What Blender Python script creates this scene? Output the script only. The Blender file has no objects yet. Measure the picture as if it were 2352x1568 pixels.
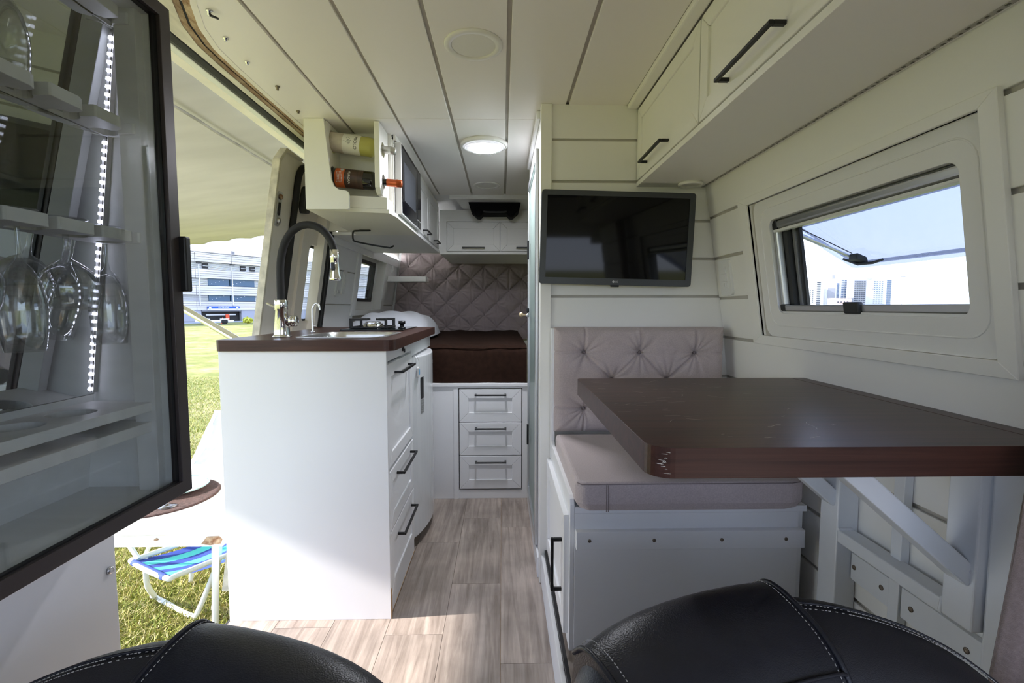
import bpy, bmesh, math, random
import numpy as np
from mathutils import Vector, Matrix

random.seed(7)
np.random.seed(7)
S = bpy.context.scene
COL = S.collection
R = math.radians

# ---------------------------------------------------------------- camera, sky, sun, exposure
cam_d = bpy.data.cameras.new('camera')
cam_d.sensor_width = 36.0
cam_d.lens = 36.0 * 1100.0 / 2352.0
cam_d.clip_start = 0.02
cam_d.clip_end = 2000
cam = bpy.data.objects.new('camera', cam_d)
COL.objects.link(cam)
cam.location = (0, 0, 1.04)
cam.rotation_euler = (R(90 - 4.108), 0, R(-1.195))
S.camera = cam

SUN_DIR = Vector((1.0, 0.085, -0.493)).normalized()      # the way the sunlight travels
W = bpy.data.worlds.new('sky')
S.world = W
W.use_nodes = True
wn, wl = W.node_tree.nodes, W.node_tree.links
bg = wn['Background']
wtc = wn.new('ShaderNodeTexCoord')
wsep = wn.new('ShaderNodeSeparateXYZ')
wl.new(wtc.outputs['Generated'], wsep.inputs[0])
wramp = wn.new('ShaderNodeValToRGB')                     # clear hazy sky: pale at the horizon, bluer overhead
we = wramp.color_ramp.elements
we[0].position, we[0].color = 0.0, (0.77, 0.85, 1.0, 1)
we[1].position, we[1].color = 1.0, (0.34, 0.50, 0.92, 1)
wm = we.new(0.25)
wm.color = (0.60, 0.72, 1.0, 1)
wl.new(wsep.outputs[2], wramp.inputs[0])
wl.new(wramp.outputs[0], bg.inputs[0])
bg.inputs[1].default_value = 1.75

sd = bpy.data.lights.new('sun', 'SUN')
sd.energy = 7.6
sd.angle = R(1.4)
sd.color = (1.0, 0.94, 0.88)
sun = bpy.data.objects.new('sun', sd)
COL.objects.link(sun)
sun.location = (-20, -2, 12)
sun.rotation_euler = (-SUN_DIR).to_track_quat('Z', 'Y').to_euler()

vs = S.view_settings
vs.view_transform = 'Standard'
vs.look = 'None'
vs.gamma = 1.0
vs.use_curve_mapping = False
vs.exposure = 1.14
S.cycles.max_bounces = 10
S.cycles.diffuse_bounces = 5
S.cycles.transmission_bounces = 6
S.cycles.transparent_max_bounces = 12
S.cycles.glossy_bounces = 4
S.cycles.use_denoising = True
S.cycles.caustics_reflective = False
S.cycles.caustics_refractive = False
S.cycles.use_adaptive_sampling = True
S.cycles.adaptive_threshold = 0.06

# ---------------------------------------------------------------- materials
def lin(c):
    return tuple(((v / 12.92) if v <= 0.04045 else ((v + 0.055) / 1.055) ** 2.4) for v in c)

def srgb(r, g, b):
    return lin((r / 255, g / 255, b / 255))

MATS = {}

def mat(name, col, rough=0.5, metal=0.0, spec=0.5, var=0.0, vscale=(8, 8, 8), bump=0.0, bscale=200, rand=0.0, coat=0.0, sheen=0.0, emit=None, estr=0.0, alpha=1.0, trans=0.0, ior=1.45):
    m = bpy.data.materials.new(name)
    m.use_nodes = True
    nt = m.node_tree
    n, l = nt.nodes, nt.links
    b = n['Principled BSDF']
    b.inputs['Base Color'].default_value = (*col, 1)
    b.inputs['Roughness'].default_value = rough
    b.inputs['Metallic'].default_value = metal
    b.inputs['Specular IOR Level'].default_value = spec
    b.inputs['Coat Weight'].default_value = coat
    b.inputs['Sheen Weight'].default_value = sheen
    b.inputs['Transmission Weight'].default_value = trans
    b.inputs['IOR'].default_value = ior
    if emit:
        b.inputs['Emission Color'].default_value = (*emit, 1)
        b.inputs['Emission Strength'].default_value = estr
    tc = n.new('ShaderNodeTexCoord')
    src = None
    if var > 0:
        mp = n.new('ShaderNodeMapping')
        mp.inputs['Scale'].default_value = vscale
        l.new(tc.outputs['Object'], mp.inputs[0])
        no = n.new('ShaderNodeTexNoise')
        no.inputs['Scale'].default_value = 1.0
        no.inputs['Detail'].default_value = 3
        l.new(mp.outputs[0], no.inputs['Vector'])
        mr = n.new('ShaderNodeMapRange')
        mr.inputs[1].default_value = 0.3
        mr.inputs[2].default_value = 0.7
        mr.inputs[3].default_value = 1 - var
        mr.inputs[4].default_value = 1 + var
        l.new(no.outputs[0], mr.inputs[0])
        src = mr.outputs[0]
    if rand > 0:
        oi = n.new('ShaderNodeObjectInfo')
        mr2 = n.new('ShaderNodeMapRange')
        mr2.inputs[3].default_value = 1 - rand
        mr2.inputs[4].default_value = 1 + rand
        l.new(oi.outputs['Random'], mr2.inputs[0])
        if src:
            mu = n.new('ShaderNodeMath')
            mu.operation = 'MULTIPLY'
            l.new(src, mu.inputs[0])
            l.new(mr2.outputs[0], mu.inputs[1])
            src = mu.outputs[0]
        else:
            src = mr2.outputs[0]
    if src:
        vm = n.new('ShaderNodeVectorMath')
        vm.operation = 'SCALE'
        vm.inputs[0].default_value = col
        l.new(src, vm.inputs['Scale'])
        l.new(vm.outputs[0], b.inputs['Base Color'])
    if bump > 0:
        nb = n.new('ShaderNodeTexNoise')
        nb.inputs['Scale'].default_value = bscale
        nb.inputs['Detail'].default_value = 1.5
        l.new(tc.outputs['Object'], nb.inputs['Vector'])
        bu = n.new('ShaderNodeBump')
        bu.inputs['Strength'].default_value = bump
        bu.inputs['Distance'].default_value = 0.002
        l.new(nb.outputs[0], bu.inputs['Height'])
        l.new(bu.outputs[0], b.inputs['Normal'])
    MATS[name] = m
    return m

def wood(name, c1, c2, scale, rough=0.4, rand=0.0, blotch=0.0, bump=0.05, coat=0.0, spec=0.5, wear=0.0):
    m = bpy.data.materials.new(name)
    m.use_nodes = True
    nt = m.node_tree
    n, l = nt.nodes, nt.links
    b = n['Principled BSDF']
    b.inputs['Roughness'].default_value = rough
    b.inputs['Coat Weight'].default_value = coat
    b.inputs['Specular IOR Level'].default_value = spec
    tc = n.new('ShaderNodeTexCoord')
    oi = n.new('ShaderNodeObjectInfo')
    ml = n.new('ShaderNodeVectorMath')
    ml.operation = 'SCALE'
    ml.inputs[0].default_value = (3.1, 7.7, 1.3)
    l.new(oi.outputs['Random'], ml.inputs['Scale'])
    ad = n.new('ShaderNodeVectorMath')
    l.new(tc.outputs['Object'], ad.inputs[0])
    l.new(ml.outputs[0], ad.inputs[1])
    mp = n.new('ShaderNodeMapping')
    mp.inputs['Scale'].default_value = scale
    l.new(ad.outputs[0], mp.inputs[0])
    no = n.new('ShaderNodeTexNoise')
    no.inputs['Scale'].default_value = 1
    no.inputs['Detail'].default_value = 9
    no.inputs['Roughness'].default_value = 0.65
    no.inputs['Distortion'].default_value = 0.6
    l.new(mp.outputs[0], no.inputs['Vector'])
    cr = n.new('ShaderNodeValToRGB')
    cr.color_ramp.elements[0].position = 0.3
    cr.color_ramp.elements[0].color = (*c1, 1)
    cr.color_ramp.elements[1].position = 0.7
    cr.color_ramp.elements[1].color = (*c2, 1)
    l.new(no.outputs[0], cr.inputs[0])
    out = cr.outputs[0]
    if rand > 0 or blotch > 0:
        nb = n.new('ShaderNodeTexNoise')
        nb.inputs['Scale'].default_value = 6
        nb.inputs['Detail'].default_value = 5
        l.new(ad.outputs[0], nb.inputs['Vector'])
        mr = n.new('ShaderNodeMapRange')
        mr.inputs[1].default_value = 0.3
        mr.inputs[2].default_value = 0.7
        mr.inputs[3].default_value = 1 - blotch
        mr.inputs[4].default_value = 1 + blotch
        l.new(nb.outputs[0], mr.inputs[0])
        mr2 = n.new('ShaderNodeMapRange')
        mr2.inputs[3].default_value = 1 - rand
        mr2.inputs[4].default_value = 1 + rand
        l.new(oi.outputs['Random'], mr2.inputs[0])
        mu = n.new('ShaderNodeMath')
        mu.operation = 'MULTIPLY'
        l.new(mr.outputs[0], mu.inputs[0])
        l.new(mr2.outputs[0], mu.inputs[1])
        vm = n.new('ShaderNodeVectorMath')
        vm.operation = 'SCALE'
        l.new(out, vm.inputs[0])
        l.new(mu.outputs[0], vm.inputs['Scale'])
        out = vm.outputs[0]
    l.new(out, b.inputs['Base Color'])
    if wear > 0:
        nr = n.new('ShaderNodeTexNoise')
        nr.inputs['Scale'].default_value = 5
        l.new(ad.outputs[0], nr.inputs['Vector'])
        mr3 = n.new('ShaderNodeMapRange')
        mr3.inputs[3].default_value = rough - wear
        mr3.inputs[4].default_value = rough + wear
        l.new(nr.outputs[0], mr3.inputs[0])
        l.new(mr3.outputs[0], b.inputs['Roughness'])
    if bump > 0:
        bu = n.new('ShaderNodeBump')
        bu.inputs['Strength'].default_value = bump
        bu.inputs['Distance'].default_value = 0.002
        l.new(no.outputs[0], bu.inputs['Height'])
        l.new(bu.outputs[0], b.inputs['Normal'])
    MATS[name] = m
    return m

def clear(name, tint, refl=0.08, rough=0.0, pw_=5.0):
    """thin pane: mostly see-through, with a Fresnel reflection"""
    m = bpy.data.materials.new(name)
    m.use_nodes = True
    nt = m.node_tree
    n, l = nt.nodes, nt.links
    n.remove(n['Principled BSDF'])
    tr = n.new('ShaderNodeBsdfTransparent')
    tr.inputs[0].default_value = (*tint, 1)
    gl = n.new('ShaderNodeBsdfGlossy')
    gl.inputs['Roughness'].default_value = rough
    lw = n.new('ShaderNodeLayerWeight')
    lw.inputs[0].default_value = 0.5
    pw = n.new('ShaderNodeMath')
    pw.operation = 'POWER'
    pw.inputs[1].default_value = pw_
    l.new(lw.outputs['Facing'], pw.inputs[0])
    mr = n.new('ShaderNodeMapRange')
    mr.inputs[3].default_value = refl * 0.5
    mr.inputs[4].default_value = 1.0
    l.new(pw.outputs[0], mr.inputs[0])
    mx = n.new('ShaderNodeMixShader')
    l.new(mr.outputs[0], mx.inputs[0])
    l.new(tr.outputs[0], mx.inputs[1])
    l.new(gl.outputs[0], mx.inputs[2])
    l.new(mx.outputs[0], n['Material Output'].inputs[0])
    MATS[name] = m
    return m

mat('white', (0.855, 0.855, 0.87), 0.38, bump=0.03, bscale=260)
mat('white_wall', (0.875, 0.86, 0.815), 0.5, bump=0.04, bscale=200)
mat('white_grain', (0.74, 0.735, 0.71), 0.5, bump=0.08, bscale=160, var=0.04, vscale=(3, 40, 40))
mat('ceiling_white', (0.875, 0.84, 0.81), 0.42, bump=0.03, bscale=120)
mat('groove', (0.50, 0.47, 0.42), 0.7, var=0.1)
mat('rear_grey', (0.82, 0.82, 0.82), 0.45, bump=0.03, bscale=160)
mat('edge_raw', (0.45, 0.30, 0.17), 0.8, var=0.2, vscale=(40, 40, 40))
mat('black', (0.006, 0.006, 0.007), 0.42)
mat('black_gloss', (0.006, 0.006, 0.008), 0.08)
mat('matte_black', (0.004, 0.004, 0.005), 0.8, spec=0.15)
mat('rubber', (0.013, 0.0125, 0.014), 0.7, bump=0.1, bscale=400)
mat('bronze_frame', (0.055, 0.045, 0.045), 0.4, metal=0.4)
mat('chrome', (0.82, 0.82, 0.84), 0.07, metal=1.0)
mat('steel', (0.72, 0.72, 0.73), 0.28, metal=1.0, var=0.05, vscale=(2, 90, 90))
mat('alu', (0.62, 0.63, 0.64), 0.35, metal=0.9)
mat('screw', (0.22, 0.18, 0.14), 0.45, metal=0.8)
mat('plastic_white', (0.78, 0.78, 0.77), 0.3)
mat('molded', (0.83, 0.82, 0.80), 0.42, bump=0.05, bscale=500)
mat('fridge_white', (0.80, 0.81, 0.83), 0.18, coat=0.3)
mat('frame_paint', (0.80, 0.82, 0.84), 0.25, var=0.03)
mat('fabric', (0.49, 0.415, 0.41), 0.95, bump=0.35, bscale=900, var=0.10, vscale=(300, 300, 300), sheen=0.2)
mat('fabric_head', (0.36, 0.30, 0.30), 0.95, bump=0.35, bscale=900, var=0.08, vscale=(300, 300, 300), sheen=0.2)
mat('piping', (0.22, 0.18, 0.18), 0.95)
mat('brown_cover', (0.026, 0.012, 0.0075), 0.9, spec=0.15, bump=0.3, bscale=500, var=0.2, vscale=(40, 40, 40))
mat('pillow_white', (0.72, 0.74, 0.80), 0.9, bump=0.15, bscale=300)
mat('curtain_cloth', (0.27, 0.21, 0.20), 0.95, bump=0.4, bscale=700, var=0.12, vscale=(200, 200, 200), sheen=0.3)
mat('leather', (0.016, 0.0165, 0.023), 0.36, bump=0.25, bscale=520, var=0.15, vscale=(30, 30, 30))
mat('leather_matte', (0.022, 0.022, 0.028), 0.5, bump=0.3, bscale=900)
mat('stitch', (0.42, 0.40, 0.38), 0.8)
mat('seat_trim', (0.14, 0.11, 0.10), 0.6)
mat('tv_screen', (0.003, 0.003, 0.004), 0.05, spec=0.28)
mat('tv_bezel', (0.040, 0.044, 0.052), 0.35)
mat('logo_grey', (0.55, 0.55, 0.56), 0.4)
mat('cream_metal', (0.66, 0.62, 0.53), 0.45, var=0.2, vscale=(30, 6, 30))
mat('body_paint', (0.83, 0.79, 0.74), 0.32, var=0.05)
mat('body_plastic', (0.80, 0.74, 0.67), 0.55, bump=0.06, bscale=400)
mat('dark_grey_plastic', (0.035, 0.036, 0.038), 0.6)
mat('awning_cloth', (0.52, 0.51, 0.48), 0.85, var=0.10, vscale=(1.4, 5, 2), bump=0.08, bscale=40)
mat('awning_seam', (0.40, 0.38, 0.33), 0.9, var=0.35, vscale=(30, 8, 30))
mat('mirror', (0.80, 0.82, 0.81), 0.015, metal=1.0)
mat('led', (1, 1, 1), 0.4, emit=(0.80, 0.80, 1.0), estr=7)
mat('led_warm', (1, 1, 1), 0.4, emit=(0.92, 0.95, 1.0), estr=22)
mat('lamp_on', (0.9, 0.9, 0.9), 0.3, emit=(0.87, 0.88, 1.0), estr=0.22)
mat('lamp_led', (1, 1, 1), 0.3, emit=(0.9, 0.92, 1.0), estr=470)
mat('lamp_off', (0.80, 0.785, 0.745), 0.35)
mat('tape', (0.42, 0.40, 0.38), 0.5)
mat('tape_dark', (0.10, 0.09, 0.08), 0.5)
mat('bottle_white', (0.60, 0.56, 0.16), 0.06, trans=0.25, ior=1.3, coat=0.4)
mat('bottle_dark', (0.008, 0.007, 0.006), 0.06, coat=0.5)
mat('label_cream', (0.74, 0.72, 0.66), 0.6, var=0.05)
mat('label_beige', (0.56, 0.50, 0.42), 0.6, var=0.1, vscale=(60, 60, 60))
mat('label_orange', (0.62, 0.13, 0.03), 0.5)
mat('label_brown', (0.055, 0.028, 0.018), 0.5, var=0.4, vscale=(150, 20, 20))
mat('cap_copper', (0.50, 0.10, 0.025), 0.3, metal=0.5)
mat('cap_silver', (0.55, 0.54, 0.50), 0.3, metal=0.7)
mat('ink', (0.05, 0.045, 0.04), 0.6)
mat('ink_white', (0.75, 0.72, 0.66), 0.6)
mat('key_brass', (0.55, 0.42, 0.26), 0.4, metal=0.7)
mat('frosted', (0.30, 0.38, 0.35), 0.35)
mat('blue_tag', (0.10, 0.42, 0.75), 0.4)
mat('grey_sticker', (0.30, 0.30, 0.30), 0.5, var=0.4, vscale=(30, 30, 400))
mat('tube_white', (0.80, 0.82, 0.83), 0.3)
mat('table_white', (0.82, 0.81, 0.79), 0.45, var=0.03)
mat('blue_cloth', (0.035, 0.07, 0.36), 0.8, bump=0.2, bscale=600)
mat('teal_cloth', (0.10, 0.62, 0.60), 0.8, bump=0.2, bscale=600)
mat('white_cloth', (0.78, 0.83, 0.88), 0.8, var=0.08, vscale=(18, 18, 18), bump=0.2, bscale=600)
mat('placemat', (0.075, 0.042, 0.036), 0.85, var=0.4, vscale=(90, 90, 90), bump=0.8, bscale=350)
mat('plate_white', (0.80, 0.84, 0.85), 0.15)
mat('teal_rim', (0.22, 0.42, 0.42), 0.2)
mat('yellow_leaf', (0.62, 0.62, 0.08), 0.6)
mat('leaf_green', (0.16, 0.30, 0.05), 0.6, var=0.4, vscale=(20, 20, 20))
mat('concrete', (0.66, 0.615, 0.59), 0.85, var=0.14, vscale=(0.35, 0.35, 1.2))
mat('concrete_dark', (0.20, 0.20, 0.21), 0.9)
mat('louver', (0.78, 0.78, 0.80), 0.6, metal=0.1)
mat('bldg_glass', (0.045, 0.10, 0.17), 0.15)
mat('bldg_dark', (0.03, 0.028, 0.028), 0.8, var=0.5, vscale=(0.6, 0.6, 0.9))
mat('sign_blue', (0.02, 0.10, 0.42), 0.5)
mat('sign_white', (0.8, 0.8, 0.82), 0.5)
mat('cone_orange', (0.75, 0.09, 0.03), 0.6)
mat('tyre', (0.02, 0.02, 0.02), 0.8)
mat('tower_white', (0.66, 0.64, 0.64), 0.8, var=0.05, vscale=(0.1, 0.1, 0.1))
mat('tower_grey', (0.36, 0.36, 0.40), 0.8)
mat('tower_window', (0.05, 0.06, 0.09), 0.3)
mat('tower_glass', (0.12, 0.17, 0.26), 0.2)
mat('tower_pink', (0.62, 0.47, 0.42), 0.8)
mat('asphalt', (0.30, 0.30, 0.31), 0.9, var=0.1, vscale=(0.5, 0.5, 0.5))
mat('hob_glass', (0.012, 0.016, 0.015), 0.07)
mat('cast_iron', (0.012, 0.012, 0.012), 0.55)
mat('shell_grey', (0.55, 0.54, 0.53), 0.8)
mat('cab_dark', (0.22, 0.22, 0.23), 0.7)
mat('gap_black', (0.01, 0.01, 0.012), 0.35)
wood('rust', (0.15, 0.045, 0.008), (0.58, 0.46, 0.32), (45, 16, 45), rough=0.85, blotch=0.3, bump=0.3)
wood('laminate', (0.030, 0.0115, 0.0085), (0.085, 0.034, 0.025), (2.2, 60, 60), rough=0.34, bump=0.05, spec=0.32)
wood('laminate_y', (0.030, 0.0115, 0.0085), (0.085, 0.034, 0.025), (60, 2.2, 60), rough=0.34, bump=0.05, spec=0.32)
wood('floor_wood', (0.21, 0.165, 0.138), (0.48, 0.405, 0.355), (44, 2.6, 44), rough=0.42, rand=0.12, blotch=0.24, bump=0.08)
clear('glass_clear', (0.97, 0.985, 0.98))
clear('glass_smoke', (0.86, 0.885, 0.895))
clear('acrylic', (0.55, 0.57, 0.63), 0.1)
clear('stemware', (0.965, 0.97, 0.97), 0.26, 0.0, 2.4)

# ---------------------------------------------------------------- mesh helpers
class MB:
    def __init__(s):
        s.v, s.f, s.s = [], [], []

    def add(s, vs, fs, smooth=False):
        o = len(s.v)
        s.v += [tuple(p) for p in vs]
        s.f += [tuple(i + o for i in f) for f in fs]
        s.s += [smooth] * len(fs)
        return s

    def hexa(s, p):
        return s.add(p, [(3, 2, 1, 0), (4, 5, 6, 7), (0, 1, 5, 4), (1, 2, 6, 5), (2, 3, 7, 6), (3, 0, 4, 7)])

    def box(s, x0, x1, y0, y1, z0, z1):
        x0, x1 = min(x0, x1), max(x0, x1)
        y0, y1 = min(y0, y1), max(y0, y1)
        z0, z1 = min(z0, z1), max(z0, z1)
        return s.hexa([(x0, y0, z0), (x1, y0, z0), (x1, y1, z0), (x0, y1, z0), (x0, y0, z1), (x1, y0, z1), (x1, y1, z1), (x0, y1, z1)])

    def tube(s, pts, r, n=12, caps=True, closed=False):
        pts = [Vector(p) for p in pts]
        m = len(pts)
        rr = r if isinstance(r, (list, tuple)) else [r] * m
        rings = []
        prev = None
        for i, p in enumerate(pts):
            if closed:
                t = pts[(i + 1) % m] - pts[i - 1]
            else:
                t = pts[min(i + 1, m - 1)] - pts[max(i - 1, 0)]
            t.normalize()
            if prev is None:
                a = Vector((0, 0, 1)) if abs(t.z) < 0.9 else Vector((1, 0, 0))
                u = t.cross(a).normalized()
            else:
                u = (prev - t * prev.dot(t)).normalized()
            w = t.cross(u)
            prev = u
            rings.append([p + (u * math.cos(2 * math.pi * k / n) + w * math.sin(2 * math.pi * k / n)) * rr[i] for k in range(n)])
        vs = [q for g in rings for q in g]
        fs = []
        for i in range(m if closed else m - 1):
            a, b = i * n, ((i + 1) % m) * n
            for k in range(n):
                fs.append((a + k, a + (k + 1) % n, b + (k + 1) % n, b + k))
        s.add(vs, fs, True)
        if caps and not closed:
            s.add(rings[0][::-1], [tuple(range(n))])
            s.add(rings[-1], [tuple(range(n))])
        return s

    def lathe(s, prof, c=(0, 0, 0), axis='Z', n=28, closed=False):
        c = Vector(c)
        if isinstance(axis, str):
            ax = {'X': Vector((1, 0, 0)), 'Y': Vector((0, 1, 0)), 'Z': Vector((0, 0, 1))}[axis]
        else:
            ax = Vector(axis).normalized()
        a = Vector((0, 0, 1)) if abs(ax.z) < 0.9 else Vector((1, 0, 0))
        u = ax.cross(a).normalized()
        w = ax.cross(u)
        vs, fs = [], []
        for r, h in prof:
            for k in range(n):
                t = 2 * math.pi * k / n
                vs.append(c + ax * h + (u * math.cos(t) + w * math.sin(t)) * max(r, 1e-5))
        m = len(prof)
        for i in range(m if closed else m - 1):
            a0, b0 = i * n, ((i + 1) % m) * n
            for k in range(n):
                fs.append((a0 + k, a0 + (k + 1) % n, b0 + (k + 1) % n, b0 + k))
        return s.add(vs, fs, True)

    def plate(s, outer, holes, M, t):
        """flat plate with holes: outline in (u, v), mapped by M(u, v, w) for w = 0 and t"""
        bm = bmesh.new()
        for loop in [outer] + list(holes):
            vv = [bm.verts.new((p[0], p[1], 0)) for p in loop]
            for i in range(len(vv)):
                bm.edges.new((vv[i], vv[(i + 1) % len(vv)]))
        bmesh.ops.triangle_fill(bm, edges=bm.edges[:], use_beauty=True)
        bm.verts.index_update()
        vs = [(v.co.x, v.co.y) for v in bm.verts]
        fs = [tuple(v.index for v in f.verts) for f in bm.faces]
        bm.free()
        n = len(vs)
        P = [M(u, v, 0) for u, v in vs] + [M(u, v, t) for u, v in vs]
        F = list(fs) + [tuple(i + n for i in f[::-1]) for f in fs]
        k = 0
        for loop in [outer] + list(holes):
            m = len(loop)
            for i in range(m):
                a, b = k + i, k + (i + 1) % m
                F.append((a, b, b + n, a + n))
            k += m
        return s.add(P, F)

    def grid(s, fn, nu, nv, smooth=True):
        vs = [fn(i / (nu - 1), j / (nv - 1)) for j in range(nv) for i in range(nu)]
        fs = [(j * nu + i, j * nu + i + 1, (j + 1) * nu + i + 1, (j + 1) * nu + i) for j in range(nv - 1) for i in range(nu - 1)]
        return s.add(vs, fs, smooth)

def rrect(u0, u1, v0, v1, r, n=6):
    out = []
    for cx, cy, a0 in ((u1 - r, v1 - r, 0), (u0 + r, v1 - r, 90), (u0 + r, v0 + r, 180), (u1 - r, v0 + r, 270)):
        for k in range(n + 1):
            a = R(a0 + 90 * k / n)
            out.append((cx + r * math.cos(a), cy + r * math.sin(a)))
    return out

def circ(cu, cv, r, n=28):
    return [(cu + r * math.cos(2 * math.pi * k / n), cv + r * math.sin(2 * math.pi * k / n)) for k in range(n)]

def XY(z):
    return lambda u, v, w: (u, v, z + w)

def XZ(y):
    return lambda u, v, w: (u, y + w, v)

def YZ(x):
    return lambda u, v, w: (x + w, u, v)

def obj(name, mb, m, parent=None, bevel=0.0, smooth=False, seg=2, subsurf=0):
    me = bpy.data.meshes.new(name)
    me.from_pydata(mb.v, [], mb.f)
    me.polygons.foreach_set('use_smooth', [bool(x or smooth) for x in mb.s])
    bm = bmesh.new()
    bm.from_mesh(me)
    bmesh.ops.recalc_face_normals(bm, faces=bm.faces[:])
    bm.to_mesh(me)
    bm.free()
    me.materials.append(MATS[m] if isinstance(m, str) else m)
    o = bpy.data.objects.new(name, me)
    COL.objects.link(o)
    if parent is not None:
        adopt(o, parent)
    if bevel > 0:
        bv = o.modifiers.new('bevel', 'BEVEL')
        bv.width = bevel
        bv.segments = seg
        bv.limit_method = 'ANGLE'
        bv.angle_limit = R(40)
    if subsurf:
        ss = o.modifiers.new('sub', 'SUBSURF')
        ss.levels = ss.render_levels = subsurf
    return o

def world_of(o):
    m = Matrix.LocRotScale(o.location, o.rotation_euler, o.scale)
    if o.parent:
        return world_of(o.parent) @ o.matrix_parent_inverse @ m
    return m

def adopt(o, p):
    o.parent = p
    o.matrix_parent_inverse = world_of(p).inverted()

def tag(o, label, cat, group=None, kind=None):
    o['label'] = label
    o['category'] = cat
    if group:
        o['group'] = group
    if kind:
        o['kind'] = kind
    return o

def thing(name, label, cat, loc, group=None):
    o = bpy.data.objects.new(name, None)
    o.empty_display_size = 0.05
    COL.objects.link(o)
    o.location = loc
    return tag(o, label, cat, group)

def struct(name, mb, m, label, cat, bevel=0.0):
    o = obj(name, mb, m, None, bevel)
    return tag(o, label, cat, kind='structure')

def B(*a):
    return MB().box(*a)

def text_mesh(txt, size, ext=0.0003, align='CENTER'):
    cu = bpy.data.curves.new('lettering', 'FONT')
    cu.body = txt
    cu.size = size
    cu.extrude = ext
    cu.align_x = align
    cu.align_y = 'CENTER'
    o = bpy.data.objects.new('lettering', cu)
    COL.objects.link(o)
    dg = bpy.context.evaluated_depsgraph_get()
    me = bpy.data.meshes.new_from_object(o.evaluated_get(dg))
    bpy.data.objects.remove(o)
    mb = MB()
    mb.add([tuple(v.co) for v in me.vertices], [tuple(p.vertices) for p in me.polygons])
    return mb

def remap(mb, fn):
    mb.v = [tuple(fn(*p)) for p in mb.v]
    return mb

def frame4(u0, u1, v0, v1, b, M, t, gap=0.0006):
    """four mitred border pieces of a panelled front, with hairline mitre joints"""
    mb = MB()
    g = gap
    o = [(u0, v0), (u1, v0), (u1, v1), (u0, v1)]
    i = [(u0 + b, v0 + b), (u1 - b, v0 + b), (u1 - b, v1 - b), (u0 + b, v1 - b)]
    for k in range(4):
        a, c = k, (k + 1) % 4
        du = (o[c][0] - o[a][0], o[c][1] - o[a][1])
        L = math.hypot(*du)
        du = (du[0] / L * g, du[1] / L * g)
        q = [(o[a][0] + du[0], o[a][1] + du[1]), (o[c][0] - du[0], o[c][1] - du[1]), (i[c][0] - du[0], i[c][1] - du[1]), (i[a][0] + du[0], i[a][1] + du[1])]
        mb.hexa([M(u, v, 0) for u, v in q] + [M(u, v, t) for u, v in q])
    return mb

def handle_bar(M, cu, cv, L, horiz=True, off=0.030, th=0.008):
    mb = MB()
    def bx(u0, u1, v0, v1, w0, w1):
        q = [(u0, v0), (u1, v0), (u1, v1), (u0, v1)]
        mb.hexa([M(u, v, w0) for u, v in q] + [M(u, v, w1) for u, v in q])
    h = th / 2
    if horiz:
        bx(cu - L / 2, cu + L / 2, cv - h, cv + h, off - th, off)
        bx(cu - L / 2, cu - L / 2 + th * 1.2, cv - h, cv + h, 0, off - th)
        bx(cu + L / 2 - th * 1.2, cu + L / 2, cv - h, cv + h, 0, off - th)
    else:
        bx(cu - h, cu + h, cv - L / 2, cv + L / 2, off - th, off)
        bx(cu - h, cu + h, cv - L / 2, cv - L / 2 + th * 1.2, 0, off - th)
        bx(cu - h, cu + h, cv + L / 2 - th * 1.2, cv + L / 2, 0, off - th)
    return mb

def front(name, u0, u1, v0, v1, M, parent, m='white', border=0.045, t=0.018, rec=0.006, hd=None, hm='black'):
    """panelled door or drawer front: border pieces, recessed panel, bar handle"""
    d = obj(name, frame4(u0, u1, v0, v1, border, M, t), m, parent, bevel=0.0012, seg=1)
    q = [(u0 + border, v0 + border), (u1 - border, v0 + border), (u1 - border, v1 - border), (u0 + border, v1 - border)]
    pm = MB().hexa([M(u, v, 0.001) for u, v in q] + [M(u, v, t - rec) for u, v in q])
    obj('panel', pm, m, d)
    if hd:
        cu, cv, L, hz = hd
        def M2(u, v, w):
            return M(u, v, w + t)
        obj('handle', handle_bar(M2, cu, cv, L, hz), hm, d, bevel=0.0008, seg=1)
    return d

# ---------------------------------------------------------------- the van shell
ZC = 1.755

def rx(z):
    return 0.962 - 0.155 * max(z, 0.84)

def lx(z):
    return -1.12 + 0.155 * z

def rbox(y0, y1, z0, z1, o0, o1):
    """box lying on the leaning wall of the dinette side; offsets grow outwards"""
    p = []
    for z in (z0, z1):
        p += [(rx(z) + o0, y0, z), (rx(z) + o1, y0, z), (rx(z) + o1, y1, z), (rx(z) + o0, y1, z)]
    return MB().hexa(p)

def lbox(y0, y1, z0, z1, o0, o1):
    p = []
    for z in (z0, z1):
        p += [(lx(z) - o0, y0, z), (lx(z) - o1, y0, z), (lx(z) - o1, y1, z), (lx(z) - o0, y1, z)]
    return MB().hexa(p)

def RM(off):
    return lambda u, v, w: (rx(v) + off + w, u, v)

def LM(off):
    return lambda u, v, w: (lx(v) - off - w, u, v)

def strip(a, b, z0, z1, Ys):
    """ribbon box along the van between x = a(y) and x = b(y)"""
    mb = MB()
    for i in range(len(Ys) - 1):
        y0, y1 = Ys[i], Ys[i + 1]
        mb.hexa([(a(y0), y0, z0), (b(y0), y0, z0), (b(y1), y1, z0), (a(y1), y1, z0), (a(y0), y0, z1), (b(y0), y0, z1), (b(y1), y1, z1), (a(y1), y1, z1)])
    return mb

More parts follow.
